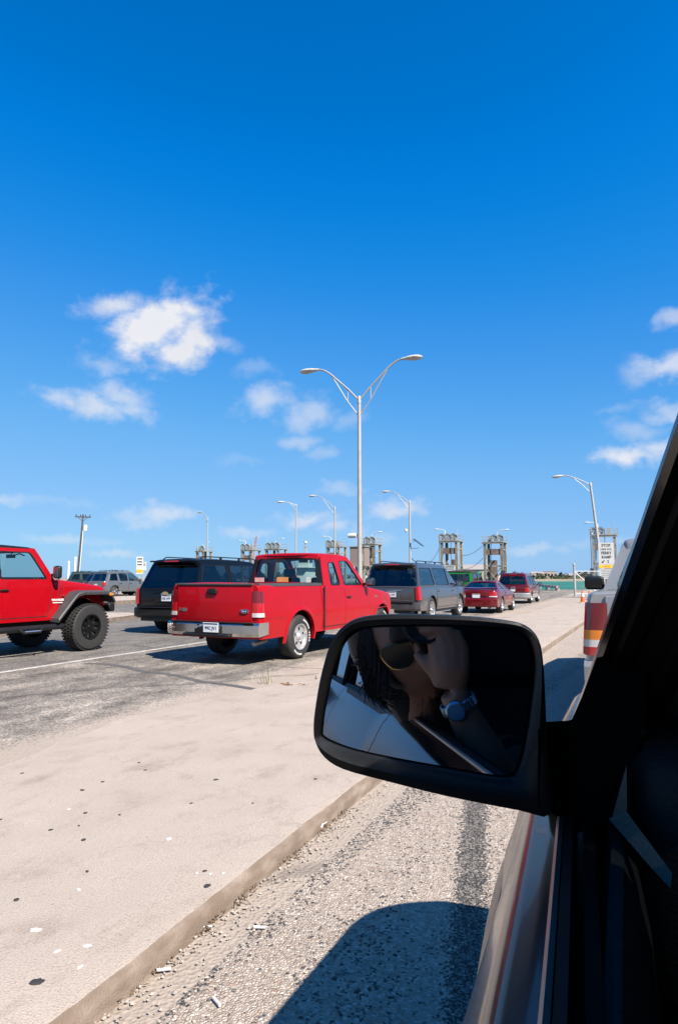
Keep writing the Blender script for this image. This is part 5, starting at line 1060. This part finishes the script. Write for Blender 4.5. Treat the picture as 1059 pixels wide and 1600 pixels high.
b = MB(); b.add([(-.02, .77, 1.175), (1.38, .77, 1.175), (1.24, .13, 1.63), (.12, .13, 1.63)], [(0, 1, 2, 3)]); ob(b, 'windshield', PRIV)  # out of view; glass darkened to dim the sun entering the cabin
b = MB(); b.rbox((.69, .68, 1.135), (1.40, .26, .22), .04); b.rbox((.70, .58, .92), (1.26, .26, .3), .05); ob(b, 'dashboard', mat('dash_dark', (.006, .007, .007), .7, bump=.2, bscale=300))
for x in (.32, 1.04):
    b = MB(); b.rbox((x, -.28, .58), (.5, .52, .18), .06); b.rbox((x, -.56, .92), (.48, .14, .6), .06, Matrix.Rotation(R(14), 3, 'X')); s_ = ob(b, 'seat', SEATM); b = MB(); b.rbox((x, -.66, 1.32), (.26, .1, .18), .04); ob(b, 'headrest', SEATM, s_)
b = MB(); b.box((1.335, -.6, .8), (.02, 2.6, .9)); b.box((1.30, -1.6, 1.38), (.02, .62, .42)); b.box((.68, -1.9, .8), (1.3, .02, .8)); ob(b, 'side_lining', IN1)
b = MB(); b.add([(.13, .125, 1.618), (1.23, .125, 1.618), (1.30, .37, 1.444), (.07, .37, 1.444)], [(0, 1, 2, 3)]); ob(b, 'header_sunblock', MATS['seal_black'])  # unseen strip under the glass, added to block sun reaching the door trim
for x in (.38, .98):
    b = MB(); b.rbox((x, .225, 1.515), (.50, .26, .018), .008, Matrix.Rotation(R(-33), 3, 'X')); ob(b, 'visor_sunblock', IN1)  # unseen panels added to keep the sun off the door trim
b = MB(); b.rbox((.68, -1.45, .88), (1.2, .16, .62), .06); ob(b, 'rear_bench', SEATM)
def px3(pts, d): return [AT(x, y, d) for x, y in pts]
sv = px3([(846, 1138), (893, 1124), (910, 1085), (942, 1000), (990, 960), (1010, 1100), (982, 1250), (948, 1288), (900, 1302), (872, 1280), (846, 1258)], .53)
b = MB(); b.prism(sv, ray(960, 1120) * .04); ob(b, 'mirror_sail', MATS['seal_black'])
b = MB(); q = [AT(950, 1279, .50), AT(978, 1268, .49), AT(1049, 1364, .44), AT(1047, 1388, .435), AT(1022, 1362, .45)]; b.prism(q, ray(1000, 1320) * .02); q = [AT(955, 1279, .505), AT(978, 1195, .505), AT(979, 1270, .495)]; b.prism(q, ray(970, 1250) * .02); ob(b, 'dash_corner', IN2)
C_ = Car(own, 4.4, 1.74, (1.0, 3.46), .385, .42, .3, [(0, 1)], [(0, 1)], [(0, 1)]); C_.wheels(('spoke', 5), ALU, .22, .22, inset=.02)

# door mirror: housing, bezel and glass in the plane that sends our eye back to itself
mc = AT(675, 1080, .53); mn = -(ray(692, 957)); mn.normalize()
def on_mirror(px, py, off=0.0):
    r = ray(px, py); t = (mc + mn * off - Vector((0, 0, EYE))).dot(mn) / r.dot(mn); return Vector((0, 0, EYE)) + r * t
OUT = [(488, 1135), (492, 1098), (501, 1050), (516, 1002), (537, 976), (566, 963), (620, 959), (720, 962), (785, 968), (822, 977), (843, 999), (850, 1035), (853, 1085), (855, 1135), (858, 1200), (861, 1274), (812, 1268), (700, 1246), (600, 1221), (535, 1203), (505, 1184), (491, 1160)]
GLS = [(505, 1140), (511, 1096), (523, 1045), (539, 1006), (558, 988), (583, 981), (650, 979), (720, 980), (782, 984), (812, 991), (826, 1012), (830, 1045), (826, 1092), (818, 1150), (808, 1193), (796, 1209), (770, 1210), (710, 1200), (620, 1184), (560, 1171), (527, 1160), (508, 1150)]
def dense(l, n=3):
    l = [Vector(p) for p in l]; N_ = len(l); o = []
    for i in range(N_):
        p0, p1, p2, p3 = l[i - 1], l[i], l[(i + 1) % N_], l[(i + 2) % N_]
        for k in range(n):
            t = k / n; o.append(.5 * ((2 * p1) + (p2 - p0) * t + (2 * p0 - 5 * p1 + 4 * p2 - p3) * t * t + (3 * p1 - p0 - 3 * p2 + p3) * t ** 3))
    return o
O3 = [on_mirror(*p, .012) for p in dense(OUT)]; G3 = [on_mirror(*p) for p in dense(GLS)]; cO = sum(O3, Vector()) / len(O3); cG = sum(G3, Vector()) / len(G3)
b = MB(); sh = lambda k, off, dn=0: [cO + (p - cO) * k - mn * off - Vector((0, 0, dn)) for p in O3]
inn = [cG + (p - cG) * 1.045 + mn * .006 for p in G3]; inn2 = [cG + (p - cG) * 1.01 - mn * .004 for p in G3]
b.loft([inn2, inn, [lerp(a, c_, .5) + mn * .004 for a, c_ in zip(inn, O3)], sh(.99, .0), sh(1.0, .008), sh(1.0, .02), sh(.985, .045, .0), sh(.93, .075, .002), sh(.82, .098, .005), sh(.62, .113, .006), sh(.3, .12, .006)], True, True)
hous = ob(b, 'side_mirror', mat('mirror_black', (.004, .004, .0045), .42, var=.15, vscale=30, bump=.05, bscale=500, spec=.2), smooth=50)
b = MB(); b.add([cG + (p - cG) * 1.0 for p in G3], [tuple(range(len(G3)))]); mg = mat('mirror_silver', (.62, .70, .80), .0, 1.0, var=.0); ob(b, 'mirror_glass', mg, hous, 0)
b = MB(); b.loft([[AT(x, y, d) for x, y in ((840, y0), (840, y1))] + [AT(x, y, d + .05) for x, y in ((840, y1), (840, y0))] for y0, y1, d in ((1140, 1262, .50), )] + [[AT(905, 1128, .54), AT(905, 1290, .54), AT(905, 1290, .60), AT(905, 1128, .60)]], True, True); ob(b, 'mirror_arm', MATS['mirror_black'], hous)
b = MB(); b.loft([[AT(850, 1128, .51), AT(850, 1142, .505), AT(850, 1142, .55)], [AT(884, 1126, .53), AT(880, 1142, .525), AT(884, 1136, .57)]], True, True); ob(b, 'mirror_arm_cap', SILV, hous)

# ------------------------------------------------------------------ the photographer, seen in the door mirror
SKIN = mat('skin', (.30, .15, .095), .5, var=.08, vscale=20, bump=.06, bscale=300)
def remesh(b, name, m, vox, parent, it=3):
    o = b.build(name, m, None, 0); md = o.modifiers.new('r', 'REMESH'); md.mode = 'VOXEL'; md.voxel_size = vox; md.use_smooth_shade = True
    s_ = o.modifiers.new('s', 'SMOOTH'); s_.iterations = it; s_.factor = .5; bpy.context.view_layer.update()
    me = bpy.data.meshes.new_from_object(o.evaluated_get(bpy.context.evaluated_depsgraph_get())); o.modifiers.clear(); old = o.data; o.data = me; bpy.data.meshes.remove(old); me.name = name
    if not me.materials: me.materials.append(m)
    o.parent = parent; return o
PO = Vector((.16, -.3, .0)); per = thing('person', PO, 0, 'dark haired person with sunglasses and wristwatch photographing herself in the door mirror', 'person')
def pl(p): return Vector(p) - PO
def seen(px, py, s_):                     # point met s_ metres behind the mirror's surface along a reflected sight line
    d = ray(px, py); p = on_mirror(px, py); d = d - mn * 2 * d.dot(mn); return p + d * s_
HC = seen(634, 1004, .68); HM = Matrix.Rotation(R(2), 3, 'Z') @ Matrix.Rotation(R(-30), 3, 'Y') @ Matrix.Rotation(R(-6), 3, 'X')
def head_pt(u, v, k=1.0):                 # u: azimuth from the face, v: elevation
    d = Vector((math.sin(u) * math.cos(v), math.cos(u) * math.cos(v), math.sin(v))); x, y, z = d.x * .072, d.y * .092, d.z * .112
    if d.z < 0: x *= 1 - .34 * d.z * d.z * 1.1; y *= 1 - (.10 if y > 0 else .25) * d.z * d.z
    g = lambda cx, cz, sx, sz, a: a * math.exp(-((x - cx) / sx) ** 2 - ((z - cz) / sz) ** 2) if d.y > .1 else 0
    y += g(0, -.022, .012, .022, .022) + g(0, .005, .008, .03, .008) - g(.031, .008, .018, .014, .010) - g(-.031, .008, .018, .014, .010) + g(0, .028, .05, .010, .004) + g(0, -.058, .022, .007, .006) + g(0, -.069, .018, .006, .005) + g(0, -.098, .02, .014, .010)
    return HC + HM @ (Vector((x, y, z)) * k)
b = MB(); b.loft([[pl(head_pt(2 * math.pi * i / 56, -math.pi / 2 + .02 + (math.pi - .04) * j / 40)) for i in range(56)] for j in range(41)], True, True)
H = lambda x, y, z: pl(HC + HM @ Vector((x, y, z)))
for sx in (-1, 1): b.tube([H(sx * .070, -.01, .01), H(sx * .080, -.018, -.005), H(sx * .070, -.012, -.03)], [.010, .014, .008], 8)
b.tube([H(0, -.02, -.06), pl(lerp(HC, Vector((.07, -.26, 1.10)), .55)), pl((.07, -.24, 1.10))], [.052, .05, .06], 16)
b.tube([pl((.10, -.26, 1.10)), pl((.13, -.28, .95)), pl((.20, -.28, .78)), pl((.24, -.26, .68))], [.11, .13, .12, .13], 18)
WR = seen(706, 1080, .56); EL = seen(778, 1225, .60); SH = Vector((.28, -.27, 1.10))
b.tube([pl(v) for v in ((.09, -.25, 1.10), SH)], [.07, .056], 14); b.tube([pl(v) for v in ((.09, -.25, 1.10), (-.0, -.25, 1.07))], [.07, .056], 14)
b.tube([pl(SH), pl(lerp(SH, EL, .5)), pl(EL)], [.052, .045, .038], 14); b.tube([pl(EL), pl(lerp(EL, WR, .3)), pl(lerp(EL, WR, .8)), pl(WR)], [.035, .037, .025, .0225], 14)
b.tube([pl(v) for v in ((0, -.25, 1.07), (.03, -.1, .86), (.16, .10, .74), (.22, .16, .73))], [.05, .042, .03, .028], 14)
for hx in (.16, .32): b.tube([pl(v) for v in ((hx, -.24, .68), (hx - .02, .16, .70), (hx, .34, .42))], [.085, .07, .055], 14)
# right hand closed round the camera grip
KN = [seen(676 + 15 * i, 998 + 4 * i, .545 + .004 * abs(i - 1.3)) for i in range(4)]
for i, kp in enumerate(KN):
    b.tube([pl(WR + Vector((.004 * (i - 1.5), 0, .01))), pl(lerp(WR, kp, .5) + Vector((.002 * (i - 1.5), .006, 0))), pl(kp)], [.020, .017, .0125], 10)
    ln_ = (.036, .040, .036, .028)[i]; p1 = kp + Vector((-.30, .10, .85)).normalized() * ln_ * (1.05 if i == 0 else .8); p2 = p1 + Vector((-.85, -.12, .35 - .25 * i)).normalized() * ln_ * .75; p3 = p2 + Vector((-.85, -.55, -.25)).normalized() * ln_ * .55
    b.tube([pl(kp), pl(p1), pl(p2), pl(p3)], [.0115, .0098, .0088, .0072], 10)
b.tube([pl(WR + Vector((-.014, 0, .016))), pl(seen(680, 1048, .56)), pl(seen(663, 1034, .56)), pl(seen(650, 1020, .565))], [.019, .015, .0115, .009], 10)
remesh(b, 'body', SKIN, .0045, per, 3)
b = MB(); b.tube([pl((.085, -.245, 1.135)), pl((.10, -.26, 1.08)), pl((.13, -.28, .95)), pl((.20, -.28, .78)), pl((.24, -.26, .66))], [.07, .135, .145, .135, .15], 20)
b.tube([pl((.09, -.25, 1.10)), pl(SH), pl(lerp(SH, EL, .55))], [.08, .068, .056], 14); b.tube([pl((.09, -.25, 1.10)), pl((0, -.25, 1.07)), pl((.014, -.17, .97))], [.08, .066, .056], 14)
remesh(b, 'shirt', mat('black_cloth', (.010, .010, .012), .9, var=.3), .012, per)
b = MB()
for hx in (.16, .32): b.tube([pl(v) for v in ((hx, -.25, .67), (hx - .02, .16, .69), (hx, .34, .40))], [.10, .082, .066], 14)
remesh(b, 'trousers', mat('dark_denim', (.02, .025, .04), .9), .014, per)
HAIR = mat('dark_hair', (.010, .008, .007), .45, var=.3); b = MB()
b.loft([[pl(head_pt(math.pi + (i / 40 - .5) * 2 * R(126), R(-30) + R(119) * j / 16, 1.075)) for i in range(41)] for j in range(17)])
hr = random.Random(5)
for k in range(1100):
    u = math.pi + (hr.random() - .5) * 2 * R(128); v = R(hr.uniform(-10, 70)); p0 = HC + (head_pt(u, v, 1.06) - HC); out = (p0 - HC); out.z = 0; out = out.normalized() if out.length > 1e-4 else Vector((0, -1, 0)); L_ = hr.uniform(.0, .03) if out.x < .25 else hr.uniform(.12, .22)
    p1 = p0 + out * .008 + Vector((.004, -.006, -.05)); p2 = p1 + out * hr.uniform(-.012, .012) + Vector((hr.uniform(.0, .02), -.012, -L_ * .5)); p3 = p2 + Vector((hr.uniform(.0, .03), -.01, -L_ * .5))
    b.tube([pl(p) for p in (p0, p1, p2, p3)], [.0012, .0014, .0012, .0003], 3)
b.tube([pl(HC + HM @ Vector((-.050, -.02, .07))), pl(HC + HM @ Vector((-.066, -.02, .02))), pl(HC + Vector((-.060, -.03, -.045))), pl(HC + Vector((-.04, -.05, -.10)))], [.036, .036, .026, .008], 12)
b.tube([pl(HC + HM @ Vector((0, -.05, .02))), pl(HC + Vector((.03, -.07, -.08))), pl(HC + Vector((.05, -.09, -.17)))], [.088, .072, .03], 14); b.build('hair', HAIR, per)
b = MB(); LENS = [(-.024, .012), (-.012, .019), (.012, .020), (.025, .014), (.027, 0), (.020, -.020), (.004, -.027), (-.012, -.024), (-.022, -.010)]; gold = mat('gold_wire', (.7, .5, .22), .25, 1.0); gl_ = mat('sunglass_lens', (.016, .009, .006), .12, coat=.2, spec=.25)
lens = MB()
for sx in (-1, 1):
    pts = [H(sx * (.033 + x), .098 - 3.2 * (.033 + x) ** 2 * 3, .006 + z) for x, z in [tuple(p) for p in dense(LENS, 2)]]; b.tube(pts + pts[:1], .0013, 5, False); lens.prism(pts, H(0, .0015, 0) - H(0, 0, 0)); b.tube([H(sx * .058, .07, .014), H(sx * .076, .02, .012), H(sx * .078, -.03, -.002)], .0014, 5)
b.tube([H(-.010, .100, .014), H(.010, .100, .014)], .0013, 5); b.tube([H(-.012, .099, .022), H(.012, .099, .022)], .0013, 5); sg = b.build('sunglasses', gold, per); lens.build('lens', gl_, sg)
ax = (WR - EL).normalized(); wc = lerp(EL, WR, .86); fx_ = Vector((-.5, .86, 0)); fx_ = (fx_ - ax * fx_.dot(ax)).normalized(); sx_ = ax.cross(fx_)
b = MB()
for k in range(20):
    a = 2 * math.pi * k / 20; rad = .0285; c_ = wc + fx_ * (rad * math.cos(a)) + sx_ * (rad * math.sin(a)); b.rbox(pl(c_), (.008, .004, .017), .0015, Matrix((-fx_ * math.sin(a) + sx_ * math.cos(a), fx_ * math.cos(a) + sx_ * math.sin(a), ax)).transposed(), seg=1)
wst = mat('watch_steel', (.42, .62, .75), .25, .9); w_ = b.build('wristwatch', wst, per); b = MB(); MW = Matrix((sx_, ax, fx_)).transposed()
b.loft([[pl(wc + fx_ * h_ + MW @ Vector((r_ * math.cos(a), r_ * math.sin(a), 0))) for a in [k * math.pi / 16 for k in range(32)]] for r_, h_ in ((.015, .024), (.0165, .028), (.0165, .033), (.0145, .0355))], True, True); b.build('watch_case', wst, w_)
b = MB(); b.loft([[pl(wc + fx_ * h_ + MW @ Vector((r_ * math.cos(a), r_ * math.sin(a), 0))) for a in [k * math.pi / 16 for k in range(32)]] for r_, h_ in ((.0135, .035), (.0132, .0362))], True, True); b.build('watch_dial', mat('watch_dial_blue', (.05, .22, .42), .3, coat=.6), w_)
# her camera
t = thing('photo_camera', seen(664, 1010, .605), R(6), 'black camera held to the face of the person in the mirror', 'camera'); b = MB(); b.rbox((.0, .0, .045), (.125, .05, .085), .012); b.rbox((-.004, -.005, .098), (.045, .05, .03), .01); b.rbox((.048, .012, .04), (.03, .06, .075), .013); cb = b.build('camera_body', BLK, t)
b = MB(); b.lathe([(0, .0), (.028, .0), (.030, .03), (.033, .034), (.033, .062), (.029, .063), (.027, .054), (0, .048)], 28, 'Y', (-.012, .008, .036)); b.build('lens', BLK, cb)

# ------------------------------------------------------------------ small things on the ground
def island_z(x, y):
    l, r = -4.25, -1.58; f = (x - l) / (r - l)
    return pw([(0, .008), (.3, .032), (.6, .058), (.865, .079), (1, .085)], f)
def on_island(px, py):
    p = G(px, py, .08)
    for _ in range(5): p = G(px, py, island_z(p.x, p.y))
    return p
gr = random.Random(11)
def blot(p, r, m, name, label, cat, group, h=.003, el=1.0, rz=0):
    b = MB(); n = 14; o = []
    for k in range(n):
        a = 2 * math.pi * k / n; q = r * gr.uniform(.72, 1.15); o.append(Vector((q * math.cos(a) * el, q * math.sin(a), 0)))
    b.loft([[v + Vector((0, 0, -.004)) for v in o], [v * .96 + Vector((0, 0, h * .7)) for v in o], [v * .7 + Vector((0, 0, h)) for v in o]], True, True)
    t = b.build(name, m, None, 50); t.location = p; t.rotation_euler.z = rz; return tag(t, label, cat, group)
GUM = mat('old_gum', (.035, .03, .03), .8, var=.3); DROP = mat('white_droppings', (.62, .61, .58), .9, var=.15)
for (x, y, r) in ((70, 117, 1), (258, 170, 1.2), (322, 144, 1), (435, 84, 1), (455, 107, 1.3), (568, 43, 1.2), (526, 38, 1), (383, 21, 1), (268, 241, 1.5), (159, 294, 1.2), (262, 325, 1.4), (374, 247, .9), (247, 281, .8), (675, 137, 1.4), (985, 135, 1.1), (598, 211, 1), (790, 211, .8), (640, 423, 1.1), (647, 470, 1.7), (273, 424, .9), (53, 512, 1.3), (2, 262, 1), (700, -40, 1), (620, -70, 1)):
    blot(on_island(x / 2, 1150 + y / 2), .0125 * r * .68 * (1 + .35 * (y < 200)), GUM, 'gum_spot', 'dark flattened gum spot on the pale concrete island', 'gum', 'gum spots on the island', .004, gr.uniform(1, 1.6), gr.uniform(0, 3))
blot(on_island(58, 1535), .018, GUM, 'tar_blot', 'largest dark blot on the island, long and narrow, nearest the lens', 'blot', None, .005, 1.5, .5)
for (x, y, r, lb) in ((528, 322, 1.7, 'biggest white bird dropping on the concrete island'), (113, 606, 1.7, 'white bird dropping left of the kerb, near the long dark blot'), (273, 656, 1.2, None), (247, 480, .9, None), (216, 229, 1, None), (615, 429, .7, None), (658, 431, .8, None), (698, 429, .8, None), (252, 722, .9, None), (180, 673, .9, None), (447, 13, 1, None), (514, 64, 1, None)):
    blot(on_island(x / 2, 1150 + y / 2), .0085 * r, DROP, 'bird_dropping', lb or 'small white bird dropping on the concrete island', 'dropping', 'white droppings on the island', .003, gr.uniform(1, 1.8), gr.uniform(0, 3))
BUT = mat('butt_paper', (.72, .70, .66), .8, var=.1); FIL = mat('butt_filter', (.66, .60, .52), .8)
for i, (x, y, rz, lb) in enumerate(((636, 600, .5, 'white cigarette butt against the kerb face, farther one'), (503, 735, .6, 'white cigarette butt lying by the kerb, longest'), (803, 601, .3, 'cigarette butt on the dark gravel band beside the kerb'), (682, 840, 2.6, 'cigarette butt on pale gravel near the car shadow'))):
    p = G(x / 2, 1150 + y / 2, .006); t = thing('cigarette_butt', p, rz, lb, 'cigarette butt', 'cigarette butts by the kerb'); b = MB(); b.tube([(0, 0, .005), (.035, .001, .005)], .0052, 8); b.build('paper', BUT, t); b = MB(); b.tube([(-.014, 0, .005), (.0, 0, .005)], .0054, 8); b.build('filter', FIL, t)
p = G(498, 1293, .006); b = MB(); b.rbox((0, 0, .012), (.05, .03, .012), .003, Matrix.Rotation(R(25), 3, 'X')); b.rbox((.02, .02, .016), (.03, .04, .004), .0015, Matrix.Rotation(R(-30), 3, 'Y')); t = b.build('paper_scrap', WHITE); t.location = p; tag(t, 'crumpled white paper scrap at the foot of the kerb', 'litter')
# loose chippings and dry debris along the kerb: nobody could count them
b = MB(); d_ = MB()
for k in range(800):
    y = gr.uniform(1.4, 7) if k % 3 else gr.uniform(1.4, 3.6); x = -1.575 + abs(gr.gauss(0, .05 if k % 3 else .16)) + (.004 * (y - 1.5)); s_ = gr.uniform(.003, .009) * (1.2 if gr.random() < .2 else 1)
    mm = Matrix.Rotation(gr.uniform(0, 6), 3, 'Z') @ Matrix.Rotation(gr.uniform(-.6, .6), 3, 'X'); c_ = Vector((x, y, s_ * .4)); A_ = [c_ + mm @ Vector(v) * s_ for v in ((1, .1, 0), (-.2, .9, .1), (-.9, -.2, 0), (.1, -.8, .1), (.1, .1, .75), (.0, 0, -.5))]
    b.add(A_, [(0, 1, 4), (1, 2, 4), (2, 3, 4), (3, 0, 4), (1, 0, 5), (2, 1, 5), (3, 2, 5), (0, 3, 5)])
tag(b.build('loose_gravel', mat('loose_stone', (.40, .35, .30), .9, var=.35, vscale=40), None, 0), 'loose pale chippings scattered along the kerb', 'gravel', kind='stuff')
for k in range(260):
    y = gr.choice((1.9, 2.25, 2.5, 2.95, 3.35, 3.55, 4.6)) + gr.gauss(0, .07); x = -1.578 + abs(gr.gauss(0, .022)); q = Vector((gr.gauss(0, 1), gr.gauss(0, 1), gr.uniform(0, .7))).normalized() * gr.uniform(.006, .02); w_ = Vector((-q.y, q.x, .2 * q.x)) * .25; c_ = Vector((x, y, gr.uniform(.004, .02)))
    d_.add([c_ + q, c_ + w_, c_ - q, c_ - w_], [(0, 1, 2, 3)])
tag(d_.build('dry_debris', mat('dry_leaf', (.16, .10, .055), .9, var=.4, vscale=50), None, 0), 'brown dry leaf crumbs caught along the kerb', 'debris', kind='stuff')
p = G(415, 1068); b = MB()
for k in range(22):
    a = gr.uniform(0, 6.3); r_ = gr.uniform(.02, .09); h_ = gr.uniform(.08, .26); c_ = Vector((gr.gauss(0, .07), gr.gauss(0, .05), 0)); e_ = c_ + Vector((r_ * math.cos(a), r_ * math.sin(a), h_)); w_ = Vector((-math.sin(a), math.cos(a), 0)) * .004; m_ = lerp(c_, e_, .6) + Vector((0, 0, .02)); b.add([c_ + w_, c_ - w_, m_ - w_ * .7, m_ + w_ * .7, e_], [(0, 1, 2, 3), (3, 2, 4)])
t = b.build('dry_grass_tuft', mat('straw', (.42, .36, .22), .9, var=.2), None, 0); t.location = p; tag(t, 'thin dry grass tuft growing at the notch of the island', 'grass tuft')
b = MB()
for k in range(60):
    u_ = gr.random(); c_ = G(lerp(440, 492, u_), lerp(1069, 1074, u_) + gr.gauss(0, 1.2), .012); q = Vector((gr.gauss(0, 1), gr.gauss(0, 1), .2)).normalized() * gr.uniform(.02, .05); w_ = Vector((-q.y, q.x, .3 * q.x)) * .35; b.add([c_ + q, c_ + w_, c_ - q, c_ - w_ + Vector((0, 0, .01))], [(0, 1, 2, 3)])
tag(b.build('dead_leaves', mat('dead_leaf', (.20, .10, .05), .9, var=.4, vscale=20), None, 0), 'rusty dead leaves drifted in the island notch', 'leaves', kind='stuff')
